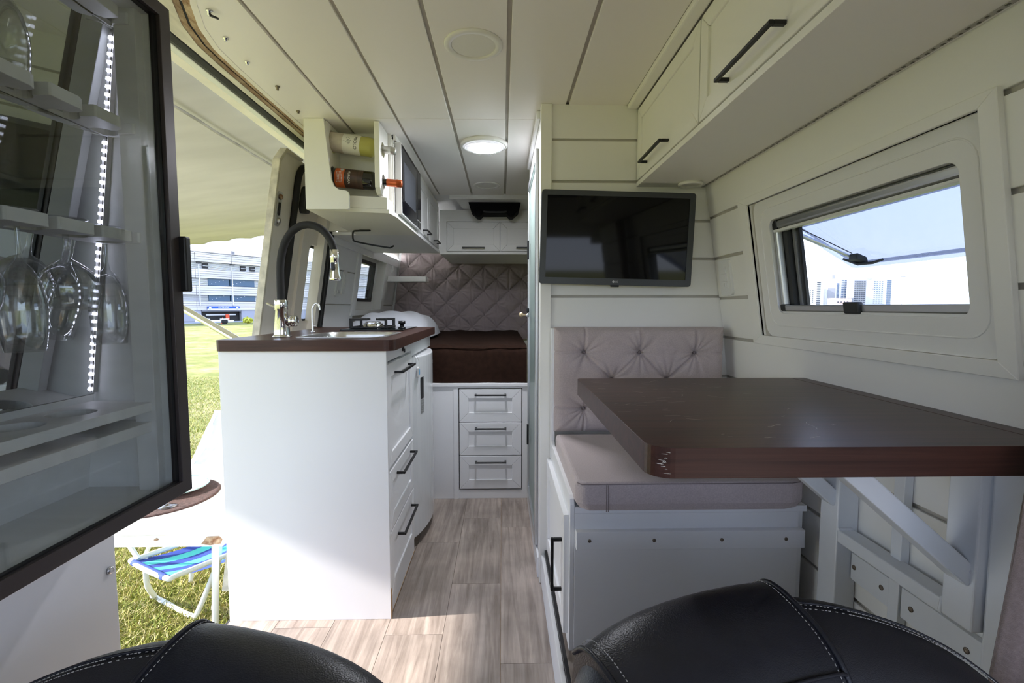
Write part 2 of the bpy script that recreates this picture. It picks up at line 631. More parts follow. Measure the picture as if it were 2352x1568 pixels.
# floor with separate planks
floor = struct('floor', B(-0.905, 0.86, -1.2, 2.7, -0.06, -0.006), 'edge_raw', 'grey-brown wood plank floor down the middle of the van', 'floor')
edges = [-0.905, -0.742, -0.558, -0.374, -0.190, -0.006, 0.178, 0.362]
joints = [[0.35, 1.2, 1.95], [0.7, 1.5], [0.2, 1.05, 1.9], [0.75, 1.46, 2.06], [0.45, 1.03, 1.74, 2.3], [0.6, 1.33, 2.2], [0.4, 1.5]]
for i in range(7):
    js = [-0.6] + joints[i] + [2.56]
    for k in range(len(js) - 1):
        obj('plank', B(edges[i] + 0.0006, edges[i + 1] - 0.0006, js[k] + 0.0006, js[k + 1] - 0.0006, -0.006, 0.0), 'floor_wood', floor)

plat = tag(obj('platform', B(0.168, 0.86, 0.25, 1.745, 0.02, 0.13), 'floor_wood'), 'raised floor platform under the bench and dining table', 'platform', kind='structure')
obj('side_board', B(0.146, 0.158, 0.25, 1.735, 0.0, 0.115), 'white', plat, bevel=0.001)
obj('shadow_gap', B(0.1585, 0.168, 0.25, 1.745, 0.02, 0.128), 'gap_black', plat)  # solid black fill, the drawer shadow painted into the gap

# ceiling
ceil = struct('ceiling', B(-0.76, 0.72, -0.35, 3.14, ZC + 0.009, ZC + 0.05), 'groove', 'white plank ceiling of the van with long grooves', 'ceiling')
rows = [(-0.607, -0.406), (-0.395, -0.197), (-0.185, 0.014), (0.026, 0.227), (0.239, 0.446)]
for a, b in rows:
    for y0, y1 in ((-0.35, 1.885), (1.888, 3.13)):
        if a > 0.2 and y0 > 1:
            continue
        obj('ceiling_plank', B(a, b, y0, y1, ZC, ZC + 0.009), 'ceiling_white', ceil, bevel=0.0012, seg=1)
Ys = [-0.35, 0.6, 0.9, 1.0, 1.1, 1.2, 1.3, 1.4, 1.5, 1.7, 1.9]
def cv(y):
    return max(0.0, 1.46 - max(y, 0.95)) ** 2 * 1.0
obj('edge_board', strip(lambda y: -0.788 + cv(y), lambda y: -0.618, ZC, ZC + 0.009, Ys), 'ceiling_white', ceil)
obj('ceiling_plank', B(-0.752, -0.618, 1.9, 3.13, ZC, ZC + 0.009), 'ceiling_white', ceil)
obj('cover_board', B(0.4, 0.8, -0.35, 1.77, ZC + 0.002, ZC + 0.05), 'groove', ceil)

crown = struct('trim_1', B(0.446, 0.483, 0.0, 1.745, ZC - 0.016, ZC + 0.004), 'white_wall', 'white crown trim between ceiling and overhead lockers', 'trim', bevel=0.006)

# door header: rail, rust, rubber seal
Yh = [0.9, 1.0, 1.1, 1.2, 1.3, 1.4, 1.5, 1.7, 1.9, 2.1, 2.4, 2.62]
head = struct('trim_2', strip(lambda y: -0.803 + cv(y), lambda y: -0.787 + cv(y), ZC - 0.001, ZC + 0.03, Yh), 'body_paint', 'rusty white steel header above the sliding door opening', 'door header')
obj('rust_channel', strip(lambda y: -0.822 + cv(y), lambda y: -0.803 + cv(y), ZC + 0.006, ZC + 0.03, Yh), 'rust', head)
obj('dark_slot', strip(lambda y: -0.831 + cv(y), lambda y: -0.820 + cv(y), ZC + 0.010, ZC + 0.03, Yh), 'rubber', head)
obj('rust_channel', strip(lambda y: -0.845 + cv(y), lambda y: -0.829 + cv(y), ZC + 0.008, ZC + 0.03, Yh), 'rust', head)
obj('cream_flange', strip(lambda y: -0.868, lambda y: -0.845 + cv(y), ZC + 0.006, ZC + 0.03, Yh), 'cream_metal', head)
obj('rubber_seal', strip(lambda y: -0.893, lambda y: -0.868, ZC + 0.004, ZC + 0.03, [0.9, 2.62]), 'rubber', head, bevel=0.004)
obj('grey_lip', strip(lambda y: -0.910, lambda y: -0.893, ZC + 0.007, ZC + 0.03, [0.9, 2.62]), 'dark_grey_plastic', head, bevel=0.004)
obj('gutter_rail', strip(lambda y: -0.945, lambda y: -0.910, ZC + 0.012, ZC + 0.045, [0.6, 4.3]), 'frame_paint', head, bevel=0.008)
obj('roof_skin', strip(lambda y: -1.02, lambda y: -0.80, ZC + 0.045, ZC + 0.06, [-0.4, 4.3]), 'body_paint', head)
obj('filler_strip', B(-0.80, -0.740, 1.90, 2.62, ZC + 0.001, ZC + 0.03), 'body_paint', head)
obj('corner_steel', B(-0.868, -0.70, 0.88, 0.96, ZC - 0.002, ZC + 0.03), 'body_paint', head)

for i, (x, y, big) in enumerate([(-0.707, 1.227, 1), (-0.735, 1.346, 0), (-0.744, 1.471, 0), (-0.728, 1.626, 1), (-0.744, 1.824, 0)]):
    lab = ['chrome snap stud with a pointed tongue on the ceiling edge board nearest the glass cabinet', 'small flat snap stud beside the pointed stud on the ceiling edge board', 'small flat snap stud in the middle of the ceiling edge board row', 'dark double snap stud standing proud of the ceiling edge board', 'tiny dark snap stud just in front of the bottle rack'][i]
    s = obj('snap_stud', MB().lathe([(0, 0), (0.007, 0), (0.007, 0.003), (0.004, 0.004), (0.004, 0.008 + 0.004 * big), (0, 0.008 + 0.004 * big)], (x, y, ZC), (0, 0, -1), 16), 'chrome' if i < 3 else 'screw')
    tag(s, lab, 'stud', 'snap studs on the ceiling edge')
    if i == 0:
        obj('tongue', MB().hexa([(x + 0.004, y - 0.004, ZC - 0.010), (x + 0.016, y + 0.012, ZC - 0.010), (x + 0.014, y + 0.014, ZC - 0.010), (x, y, ZC - 0.010), (x + 0.004, y - 0.004, ZC - 0.014), (x + 0.016, y + 0.012, ZC - 0.014), (x + 0.014, y + 0.014, ZC - 0.014), (x, y, ZC - 0.014)]), 'black', s)

# dinette side wall
WY0, WY1, WZ0, WZ1 = 0.727, 1.52, 0.925, 1.37
wr = struct('wall_right', rbox(-0.3, 4.3, -0.2, 0.84, 0.008, 0.05), 'groove', 'white boarded side wall around the dinette window', 'wall')
obj('backing', rbox(-0.3, 4.3, 0.84, 0.93, 0.008, 0.05), 'groove', wr)
obj('backing', rbox(-0.3, 4.3, 1.36, 1.80, 0.008, 0.05), 'groove', wr)
obj('backing', rbox(-0.3, 0.76, 0.93, 1.36, 0.008, 0.05), 'groove', wr)
obj('backing', rbox(1.45, 4.3, 0.93, 1.36, 0.008, 0.05), 'groove', wr)
seams = [0.13, 0.205, 0.35, 0.495, 0.64, 0.785, 0.93, 1.072, 1.215, 1.36, 1.48]
for i in range(len(seams) - 1):
    z0, z1 = seams[i] + 0.005, seams[i + 1] - 0.005
    spans = [(-0.3, 0.40), (0.405, WY0 + 0.004), (WY1 - 0.004, 1.746)] if z0 > 0.92 and z1 < 1.365 else [(-0.3, 0.62), (0.625, 1.746)]
    if z1 > 1.4 or (z0 < 0.92 and z1 > 0.9):
        spans = [(-0.3, 1.746)]
    for a, b in spans:
        obj('wall_board', rbox(a, b, z0, z1, 0.0, 0.008), 'white_wall', wr, bevel=0.001, seg=1)

# window in that wall
win = thing('window_1', 'wide top-hinged camper window standing open in the white boarded wall', 'window', (0.80, 1.12, 0.95))
win['kind'] = 'structure'
def ring(u0, u1, v0, v1, b, M, t):
    mb = MB()
    o = [(u0, v0), (u1, v0), (u1, v1), (u0, v1)]
    i = [(u0 + b, v0 + b), (u1 - b, v0 + b), (u1 - b, v1 - b), (u0 + b, v1 - b)]
    return mb.plate(o, [i], M, t)
for k in range(4):
    b = 0.031
    o = [(WY0, WZ0), (WY1, WZ0), (WY1, WZ1), (WY0, WZ1)]
    i = [(WY0 + b, WZ0 + b * 0.9), (WY1 - b * 1.6, WZ0 + b * 0.9), (WY1 - b * 1.6, WZ1 - b * 0.7), (WY0 + b, WZ1 - b * 0.7)]
    a, c = k, (k + 1) % 4
    q = [o[a], o[c], i[c], i[a]]
    M = RM(-0.010)
    obj('casing_board', MB().hexa([M(u, v, 0) for u, v in q] + [M(u, v, 0.012) for u, v in q]), 'white_wall', win, bevel=0.001, seg=1)
    # reveal
    q2 = [i[a], i[c]]
    M3 = RM(-0.004)
    obj('reveal', MB().hexa([M3(*q2[0], 0), M3(*q2[1], 0), M3(*q2[1], 0.05), M3(*q2[0], 0.05)] + [M3(q2[0][0] + (0.004 if k == 1 else -0.004 if k == 3 else 0), q2[0][1] + (0.004 if k == 2 else -0.004 if k == 0 else 0), 0), M3(q2[1][0] + (0.004 if k == 1 else -0.004 if k == 3 else 0), q2[1][1] + (0.004 if k == 2 else -0.004 if k == 0 else 0), 0), M3(q2[1][0] + (0.004 if k == 1 else -0.004 if k == 3 else 0), q2[1][1] + (0.004 if k == 2 else -0.004 if k == 0 else 0), 0.05), M3(q2[0][0] + (0.004 if k == 1 else -0.004 if k == 3 else 0), q2[0][1] + (0.004 if k == 2 else -0.004 if k == 0 else 0), 0.05)]), 'white_wall', win)
oy0, oy1, oz0, oz1 = 0.812, 1.387, 1.022, 1.288
obj('molded_frame', MB().plate(rrect(0.748, 1.462, 0.952, 1.353, 0.035), [rrect(oy0, oy1, oz0, oz1, 0.022)], RM(0.006), 0.02), 'molded', win, bevel=0.005, seg=3)
obj('molded_bead', MB().plate(rrect(0.776, 1.430, 0.984, 1.325, 0.045), [rrect(0.7795, 1.4265, 0.9875, 1.3215, 0.042)], RM(0.0045), 0.004), 'molded', win, bevel=0.001, seg=1)
obj('inner_sleeve', MB().plate(rrect(oy0 - 0.006, oy1 + 0.006, oz0 - 0.006, oz1 + 0.006, 0.022), [rrect(oy0, oy1, oz0, oz1, 0.02)], RM(0.02), 0.035), 'molded', win)
obj('blind_cassette', rbox(oy0, oy1 - 0.002, 1.262, 1.286, 0.016, 0.034), 'alu', win, bevel=0.008, seg=3)
obj('blind_rail', rbox(oy0, oy1 - 0.004, 1.253, 1.261, 0.014, 0.03), 'plastic_white', win, bevel=0.002)
obj('lower_rail', rbox(oy0, oy1 - 0.002, 1.028, 1.046, 0.014, 0.034), 'alu', win, bevel=0.003)
obj('lower_lip', rbox(oy0, oy1, 1.022, 1.028, 0.012, 0.034), 'plastic_white', win)
obj('rail_cap', rbox(oy1 - 0.022, oy1 - 0.001, 1.026, 1.047, 0.012, 0.036), 'black', win, bevel=0.002)
obj('rail_cap', rbox(oy1 - 0.022, oy1 - 0.001, 1.262, 1.287, 0.014, 0.036), 'black', win, bevel=0.002)
obj('blind_latch', rbox(1.072, 1.122, 1.024, 1.052, 0.006, 0.02), 'dark_grey_plastic', win, bevel=0.004)
obj('side_channel', rbox(1.370, 1.386, 1.046, 1.262, 0.016, 0.034), 'alu', win, bevel=0.003)
obj('outer_seal', rbox(1.318, 1.372, 1.03, 1.27, 0.05, 0.058), 'black', win)
obj('outer_seal', rbox(1.352, 1.378, 1.03, 1.27, 0.034, 0.05), 'dark_grey_plastic', win)
obj('outer_seal', rbox(1.335, 1.346, 1.03, 1.27, 0.046, 0.052), 'alu', win)
obj('outer_seal', rbox(oy0, oy1, 1.262, 1.284, 0.05, 0.058), 'black', win)
# pane swings out from its top edge
hx, hz = 0.838, 1.278
bx_, bz_ = 1.03, 1.162
dx, dz = bx_ - hx, bz_ - hz
nl = math.hypot(dx, dz)
nx, nz = -dz / nl, dx / nl
def PM(off):
    return lambda u, v, w: (hx + dx * v + nx * (off + w), u, hz + dz * v + nz * (off + w))
pane = obj('pane', MB().plate(rrect(0.72, 1.385, 0.0, 1.0, 0.03), [], PM(0), 0.004), 'acrylic', win)
obj('pane_edge', MB().plate(rrect(0.72, 1.385, 0.0, 1.0, 0.03), [rrect(0.734, 1.371, 0.05, 0.93, 0.03)], PM(-0.012), 0.012), 'acrylic', win)
arm0, arm1 = (0.80, 1.36, 1.262), (0.985, 1.345, 1.182)
obj('stay_arm', MB().tube([arm0, [arm0[i] * 0.4 + arm1[i] * 0.6 for i in range(3)]], 0.006, 12).tube([[arm0[i] * 0.4 + arm1[i] * 0.6 for i in range(3)], arm1], 0.0042, 12), 'alu', win)
obj('stay_wire', MB().tube([(0.82, 1.352, 1.27), (0.98, 1.335, 1.19)], 0.0012, 6), 'black', win)
obj('pane_latch', MB().hexa([(0.976, 1.312, 1.171), (1.012, 1.312, 1.160), (1.012, 1.345, 1.160), (0.976, 1.345, 1.171), (0.979, 1.312, 1.190), (1.008, 1.312, 1.178), (1.008, 1.345, 1.178), (0.979, 1.345, 1.190)]), 'dark_grey_plastic', win, bevel=0.004)
obj('latch_lever', MB().tube([(0.985, 1.375, 1.178), (0.995, 1.33, 1.160), (1.005, 1.29, 1.160), (1.01, 1.262, 1.166)], [0.003, 0.0045, 0.004, 0.003], 10), 'dark_grey_plastic', win)

# wall behind the screen, with its boards and corner post
wp = struct('wall_partition', B(0.16, 0.90, 1.756, 1.776, 0.0, 1.76), 'groove', 'white boarded partition wall behind the television', 'wall')
ps = [0.13, 0.35, 0.495, 0.64, 0.785, 0.93, 1.078, 1.215, 1.35, 1.488, 1.634, 1.76]
for i in range(len(ps) - 1):
    z0, z1 = ps[i] + 0.005, ps[i + 1] - 0.004
    p = [(0.179, 1.748, z0), (rx(z0) + 0.004, 1.748, z0), (rx(z0) + 0.004, 1.756, z0), (0.179, 1.756, z0), (0.179, 1.748, z1), (rx(z1) + 0.004, 1.748, z1), (rx(z1) + 0.004, 1.756, z1), (0.179, 1.756, z1)]
    obj('wall_board', MB().hexa(p), 'white_wall', wp, bevel=0.001, seg=1)
obj('corner_post', B(0.139, 0.178, 1.738, 1.775, 0.0, ZC), 'white_wall', wp, bevel=0.002)
wb = struct('wall_bathroom', B(0.142, 0.176, 1.776, 2.52, 0.0, ZC), 'rear_grey', 'white bathroom partition facing the aisle beyond the television', 'wall')
obj('top_trim', B(0.128, 0.142, 1.80, 2.45, ZC - 0.03, ZC), 'white', wb, bevel=0.003)
obj('baseboard', B(0.134, 0.142, 1.776, 2.52, 0, 0.08), 'white', wb, bevel=0.002)
bd = thing('door_1', 'narrow bathroom door of frosted glass in an aluminium frame', 'door', (0.138, 2.15, 0.08))
bd['kind'] = 'structure'
def BD(off):
    return lambda u, v, w: (0.1415 - off - w, u, v)
obj('door_frame', MB().plate([(1.86, 0.085), (2.44, 0.085), (2.44, 1.64), (1.86, 1.64)], [[(1.90, 0.12), (2.405, 0.12), (2.405, 1.605), (1.90, 1.605)]], BD(0), 0.012), 'alu', bd, bevel=0.002)
obj('pane', B(0.1385, 0.1415, 1.90, 2.405, 0.12, 1.605), 'frosted', bd)
obj('hinge', B(0.122, 0.131, 2.33, 2.345, 1.27, 1.36), 'black', bd, bevel=0.001)
obj('hinge', B(0.122, 0.131, 2.33, 2.345, 0.36, 0.46), 'black', bd, bevel=0.001)
lk = obj('lock', MB().lathe([(0, 0), (0.011, 0), (0.011, 0.014), (0.0, 0.014)], (0.130, 2.30, 1.003), (-1, 0, 0), 16), 'chrome', bd)
obj('latch_cap', B(0.118, 0.130, 2.29, 2.31, 1.016, 1.034), 'black', bd, bevel=0.002)
obj('key', MB().lathe([(0, -0.0012), (0.012, -0.0012), (0.012, 0.0012), (0, 0.0012)], (0.092, 2.30, 1.003), (0, 1, 0), 18).box(0.098, 0.118, 2.2985, 2.3015, 1.0, 1.006), 'key_brass', lk)

# bed end
rear = struct('wall_rear', B(-1.15, 0.96, 4.235, 4.30, -0.2, 1.80), 'rear_grey', 'rear end wall behind the tufted headboard', 'wall')
rr = struct('ceiling_rear', B(-1.05, 0.9, 3.135, 4.30, ZC + 0.012, ZC + 0.06), 'rear_grey', 'dim ceiling over the bed at the rear', 'ceiling')
sof = struct('trim_3', B(-0.335, 0.19, 3.13, 3.165, 1.741, 1.766), 'rear_grey', 'white lip where the plank ceiling steps down before the bed', 'trim', bevel=0.002)
obj('lip_board', B(-0.335, 0.19, 3.126, 3.16, 1.730, 1.741), 'rear_grey', sof, bevel=0.001)
obj('soffit', MB().hexa([(-0.30, 3.165, 1.735), (0.19, 3.165, 1.735), (0.19, 3.43, 1.712), (-0.26, 3.43, 1.712), (-0.30, 3.165, 1.768), (0.19, 3.165, 1.768), (0.19, 3.43, 1.768), (-0.26, 3.43, 1.768)]), 'rear_grey', sof)

wlr = struct('wall_left', lbox(2.60, 4.30, -0.2, 1.02, 0.008, 0.05), 'groove', 'grey-white boarded side wall beside the bed and cooktop', 'wall')
obj('backing', lbox(2.60, 4.30, 1.40, 1.80, 0.008, 0.05), 'groove', wlr)
obj('backing', lbox(2.60, 3.13, 1.02, 1.40, 0.008, 0.05), 'groove', wlr)
obj('backing', lbox(3.79, 4.30, 1.02, 1.40, 0.008, 0.05), 'groove', wlr)
for z0, z1 in ((0.60, 0.85), (0.855, 1.052), (1.058, 1.248), (1.254, 1.44)):
    if z1 > 1.02:
        for a, b in ((2.60, 3.12), (3.80, 4.235)):
            obj('wall_board', lbox(a, b, z0, z1, 0.0, 0.008), 'rear_grey', wlr, bevel=0.001, seg=1)
    else:
        obj('wall_board', lbox(2.60, 4.235, z0, z1, 0.0, 0.008), 'rear_grey', wlr, bevel=0.001, seg=1)
for (y, z, r) in ((2.615, 0.90, 0.008), (2.64, 1.22, 0.006)):
    obj('screw_cap', MB().lathe([(0, 0), (r, 0), (r, 0.003), (0, 0.003)], (lx(z) + 0.001, y, z), 'X', 14), 'black', wlr)
w2 = thing('window_2', 'small dark framed window beside the bed, set deep in the wall', 'window', (-0.97, 3.45, 1.02))
w2['kind'] = 'structure'
obj('casing', MB().plate([(3.06, 0.985), (3.86, 0.985), (3.86, 1.435), (3.06, 1.435)], [[(3.14, 1.022), (3.78, 1.022), (3.78, 1.402), (3.14, 1.402)]], LM(-0.010), 0.012), 'rear_grey', w2, bevel=0.002)
obj('reveal', MB().plate([(3.13, 1.014), (3.79, 1.014), (3.79, 1.410), (3.13, 1.410)], [[(3.14, 1.022), (3.78, 1.022), (3.78, 1.402), (3.14, 1.402)]], LM(0.0), 0.075), 'molded', w2)
obj('back_plate', MB().plate([(3.13, 1.014), (3.79, 1.014), (3.79, 1.410), (3.13, 1.410)], [rrect(3.22, 3.70, 1.085, 1.365, 0.01)], LM(0.055), 0.01), 'rear_grey', w2)
obj('frame', MB().plate(rrect(3.215, 3.705, 1.08, 1.37, 0.012), [rrect(3.235, 3.685, 1.10, 1.345, 0.01)], LM(0.05), 0.03), 'black', w2)
obj('sash', lbox(3.60, 3.63, 1.10, 1.345, 0.052, 0.07), 'black', w2)
obj('pane', lbox(3.235, 3.685, 1.10, 1.345, 0.064, 0.067), 'glass_clear', w2)
obj('latch', lbox(3.55, 3.60, 1.11, 1.17, 0.045, 0.06), 'black', w2, bevel=0.006)

# door pillar with its seal
pil = struct('trim_4', lbox(2.50, 2.545, 0.3, 1.76, 0.0, 0.05), 'body_paint', 'cream body pillar with black rubber seal beside the bed wall', 'door pillar')
obj('rubber_seal', lbox(2.545, 2.60, 0.3, 1.76, -0.006, 0.03), 'rubber', pil, bevel=0.008)
obj('seal_lip', lbox(2.556, 2.564, 0.3, 1.76, -0.012, 0.0), 'dark_grey_plastic', pil)
obj('seal_lip', lbox(2.578, 2.588, 0.3, 1.76, -0.012, 0.0), 'dark_grey_plastic', pil)

# entrance side in front of the sliding door
wf = struct('wall_left_front', B(-0.82, -0.79, -0.15, 0.875, -0.25, 1.79), 'shell_grey', 'body side behind the glass wine cabinet', 'wall')
low = struct('wall_left_lower', B(-0.785, -0.725, -0.1, 0.882, -0.2, 0.66), 'white', 'plain white panel below the glass wine cabinet', 'wall', bevel=0.002)
obj('edge_seal', B(-0.79, -0.735, 0.882, 0.892, -0.2, 0.70), 'rubber', low)
obj('screw_cap', MB().lathe([(0, 0), (0.007, 0), (0.007, 0.004), (0.004, 0.006), (0, 0.004)], (-0.725, 0.866, 0.556), 'X', 14), 'steel', low)
obj('upper_panel', B(-0.78, -0.60, 0.15, 0.885, 1.575, ZC), 'shell_grey', wf)
obj('snap_stud', MB().lathe([(0, 0), (0.009, 0), (0.009, 0.004), (0, 0.004)], (-0.60, 0.80, 1.60), 'X', 18), 'plastic_white', wf)
sill = struct('door_2', B(-0.918, -0.9055, 0.88, 2.62, -0.12, -0.006), 'dark_grey_plastic', 'dark step sill at the foot of the sliding door opening', 'door sill')

# driver's cab behind the camera: closed shell with windscreen and side openings
cabs = struct('wall_cab', B(-0.95, 0.95, -1.75, -1.70, -0.55, 0.66), 'cab_dark', 'dark dashboard and cab shell behind the camera', 'wall')
obj('dashboard', B(-0.9, 0.9, -1.72, -1.30, 0.2, 0.66), 'cab_dark', cabs)
obj('roof_lining', MB().hexa([(-0.92, -1.35, 1.48), (0.92, -1.35, 1.48), (0.92, -0.30, 1.70), (-0.92, -0.30, 1.70), (-0.92, -1.35, 1.53), (0.92, -1.35, 1.53), (0.92, -0.30, 1.80), (-0.92, -0.30, 1.80)]), 'shell_grey', cabs)
for sx in (-1, 1):
    obj('cab_door', B(sx * 0.93, sx * 0.97, -1.75, -0.15, -0.55, 0.70), 'cab_dark', cabs)
    obj('door_pillar', B(sx * 0.86, sx * 0.95, -0.32, -0.12, -0.3, 1.8), 'shell_grey', cabs)
    obj('side_header', B(sx * 0.86, sx * 0.95, -1.35, -0.15, 1.42, 1.8), 'shell_grey', cabs)
obj('cab_floor', B(-0.95, 0.95, -1.75, -0.3, -0.28, -0.2), 'cab_dark', cabs)

# ================================================================ kitchen block
kit = thing('kitchen_cabinet', 'white kitchen base cabinet with plain end panel, three fronts and black handles', 'cabinet', (-0.64, 1.77, 0))
obj('end_panel', B(-0.905, -0.372, 1.539, 1.557, 0.0, 0.900), 'white', kit, bevel=0.001)
obj('raw_edge', B(-0.374, -0.3705, 1.5395, 1.556, 0.0, 0.10), 'edge_raw', kit)
obj('body', B(-0.900, -0.393, 1.557, 1.985, 0.03, 0.79), 'white', kit)
obj('top_rail', B(-0.393, -0.374, 1.558, 1.985, 0.862, 0.899), 'white', kit, bevel=0.001)
obj('plinth', B(-0.393, -0.376, 1.558, 1.985, 0.004, 0.052), 'white', kit)
obj('plinth_edge', B(-0.392, -0.375, 1.558, 1.985, 0.0, 0.0045), 'edge_raw', kit)
KM = lambda u, v, w: (-0.391 + w, u, v)
front('door', 1.561, 1.980, 0.505, 0.852, KM, kit, hd=(1.78, 0.815, 0.245, True))
front('drawer', 1.561, 1.980, 0.288, 0.490, KM, kit, hd=(1.79, 0.456, 0.255, True))
front('drawer', 1.561, 1.980, 0.058, 0.282, KM, kit, hd=(1.79, 0.233, 0.255, True))
obj('lock', MB().lathe([(0, 0), (0.008, 0), (0.008, 0.006), (0, 0.006)], (-0.374, 1.80, 0.883), 'X', 14).box(-0.369, -0.364, 1.796, 1.804, 0.870, 0.884), 'black', kit)

# worktop with sink cut-out
wt_out = [(-0.907, 1.545), (-0.905, 1.532), (-0.895, 1.526)] + [(-0.345 - 0.032 + 0.032 * math.sin(R(a)), 1.526 + 0.032 - 0.032 * math.cos(R(a))) for a in range(0, 91, 15)] + [(-0.352, 2.515), (-0.97, 2.515), (-0.97, 2.46), (-0.907, 2.46)]
sink_r = rrect(-0.715, -0.402, 1.610, 1.985, 0.07)
wt = tag(obj('worktop', MB().plate(wt_out, [rrect(-0.705, -0.412, 1.620, 1.975, 0.065)], XY(0.900), 0.036), 'laminate', bevel=0.002), 'dark wenge laminate worktop on the white kitchen block', 'worktop')

sk = thing('sink', 'stainless steel inset sink in the dark kitchen worktop', 'sink', (-0.56, 1.8, 0.80))
obj('rim', MB().plate(sink_r, [rrect(-0.697, -0.420, 1.628, 1.967, 0.062)], XY(0.9362), 0.0025), 'steel', sk, bevel=0.001)
mb = MB()
n = len(rrect(0, 1, 0, 1, 0.1))
loops = [rrect(-0.697, -0.420, 1.628, 1.967, 0.062), rrect(-0.690, -0.427, 1.635, 1.960, 0.060), rrect(-0.680, -0.437, 1.645, 1.950, 0.06)]
zs = [0.938, 0.925, 0.805]
vs = [(u, v, z) for L, z in zip(loops, zs) for u, v in L]
fs = [(i * n + k, i * n + (k + 1) % n, (i + 1) * n + (k + 1) % n, (i + 1) * n + k) for i in range(2) for k in range(n)]
fs.append(tuple(2 * n + k for k in range(n)))
mb.add(vs, fs, True)
obj('basin', mb, 'steel', sk)
obj('drain', MB().lathe([(0, 0.004), (0.03, 0.004), (0.034, 0)], (-0.56, 1.80, 0.8055), 'Z', 24), 'chrome', sk)

fa = thing('kitchen_faucet', 'chrome faucet with a black bent hose and pull-down spray head', 'faucet', (-0.766, 1.683, 0.936))
fy = 1.683
obj('base', MB().lathe([(0, 0.0), (0.031, 0.0), (0.031, 0.004), (0.027, 0.006), (0.0265, 0.01), (0.0195, 0.092), (0.0215, 0.094), (0.0215, 0.127), (0.0205, 0.129), (0, 0.129)], (-0.766, fy, 0.936), 'Z', 32), 'chrome', fa)
hose = [(-0.766, 1.06), (-0.766, 1.14), (-0.763, 1.195), (-0.752, 1.245), (-0.732, 1.285), (-0.703, 1.312), (-0.668, 1.322), (-0.633, 1.314), (-0.605, 1.292), (-0.586, 1.262), (-0.578, 1.232)]
def smoothpts(p, k=4):
    out = []
    m = len(p)
    for i in range(m - 1):
        p0, p1, p2, p3 = [Vector(p[max(0, min(m - 1, j))]) for j in (i - 1, i, i + 1, i + 2)]
        for s in range(k):
            t = s / k
            out.append(0.5 * ((2 * p1) + (p2 - p0) * t + (2 * p0 - 5 * p1 + 4 * p2 - p3) * t * t + (3 * p1 - p0 - 3 * p2 + p3) * t ** 3))
    out.append(Vector(p[-1]))
    return out
obj('hose', MB().tube(smoothpts([(x, fy, z) for x, z in hose]), 0.0128, 16), 'rubber', fa)
obj('spray_head', MB().lathe([(0, 0), (0.0155, 0), (0.0155, 0.035), (0.0145, 0.036), (0.0145, 0.05), (0.0150, 0.075), (0.0205, 0.098), (0.0205, 0.104), (0.017, 0.106), (0, 0.106)], (-0.578, fy, 1.237), Vector((0.02, 0, -1)), 28), 'chrome', fa)
obj('spray_button', B(-0.586, -0.572, fy - 0.0185, fy - 0.012, 1.165, 1.193), 'black', fa, bevel=0.003)
obj('side_lever', MB().tube([(-0.78, fy, 1.035), (-0.812, fy - 0.008, 1.055)], 0.0042, 10), 'chrome', fa)
obj('mixer_knob', MB().lathe([(0, 0), (0.013, 0), (0.013, 0.014), (0.019, 0.016), (0.019, 0.027), (0.015, 0.028), (0.019, 0.030), (0.019, 0.036), (0.013, 0.040), (0, 0.040)], (-0.752, fy, 0.992), 'X', 28), 'chrome', fa)

ft = thing('filter_tap', 'thin brushed steel drinking water tap with a hooked spout', 'tap', (-0.768, 1.96, 0.936))
obj('spout', MB().tube(smoothpts([(-0.768, 1.96, 0.936), (-0.768, 1.96, 1.02), (-0.764, 1.96, 1.043), (-0.752, 1.96, 1.054), (-0.741, 1.96, 1.046), (-0.737, 1.96, 1.027)]), 0.0042, 12), 'steel', ft)
obj('collar', MB().lathe([(0, 0), (0.009, 0), (0.009, 0.006), (0.005, 0.008), (0, 0.008)], (-0.768, 1.96, 0.936), 'Z', 16), 'steel', ft)
obj('lever', MB().tube([(-0.764, 1.96, 0.962), (-0.752, 1.95, 0.966)], 0.0022, 8), 'steel', ft)

hob = thing('gas_cooktop', 'single burner gas cooktop with black glass and iron pan support', 'cooktop', (-0.57, 2.28, 0.936))
obj('glass_plate', B(-0.715, -0.435, 2.12, 2.45, 0.9365, 0.9415), 'hob_glass', hob, bevel=0.001)
bc = (-0.607, 2.27)
obj('burner', MB().lathe([(0, 0), (0.055, 0), (0.055, 0.006), (0.046, 0.008), (0.046, 0.018), (0.044, 0.022), (0, 0.022)], (*bc, 0.9415), 'Z', 32), 'chrome', hob)
obj('burner_cap', MB().lathe([(0, 0), (0.036, 0), (0.036, 0.006), (0.03, 0.009), (0, 0.010)], (*bc, 0.9635), 'Z', 28), 'steel', hob)
for k in range(4):
    a = R(45 + 90 * k)
    c, s_ = math.cos(a), math.sin(a)
    def arm(r0, r1, z0, z1, t=0.004):
        p = []
        for z in (z0, z1):
            for rr_, tt in ((r0, -t), (r1, -t), (r1, t), (r0, t)):
                p.append((bc[0] + c * rr_ - s_ * tt, bc[1] + s_ * rr_ + c * tt, z))
        return p
    obj('pan_support', MB().hexa(arm(0.03, 0.118, 0.978, 0.988)).hexa(arm(0.105, 0.118, 0.9425, 0.978)), 'cast_iron', hob, bevel=0.001, seg=1)
sq = [(bc[0] + 0.083 * a, bc[1] + 0.083 * b) for a, b in ((-1, -1), (1, -1), (1, 1), (-1, 1))]
for k in range(4):
    a, b = sq[k], sq[(k + 1) % 4]
    obj('pan_support_rail', MB().tube([(a[0], a[1], 0.947), (b[0], b[1], 0.947)], 0.0045, 8), 'cast_iron', hob)
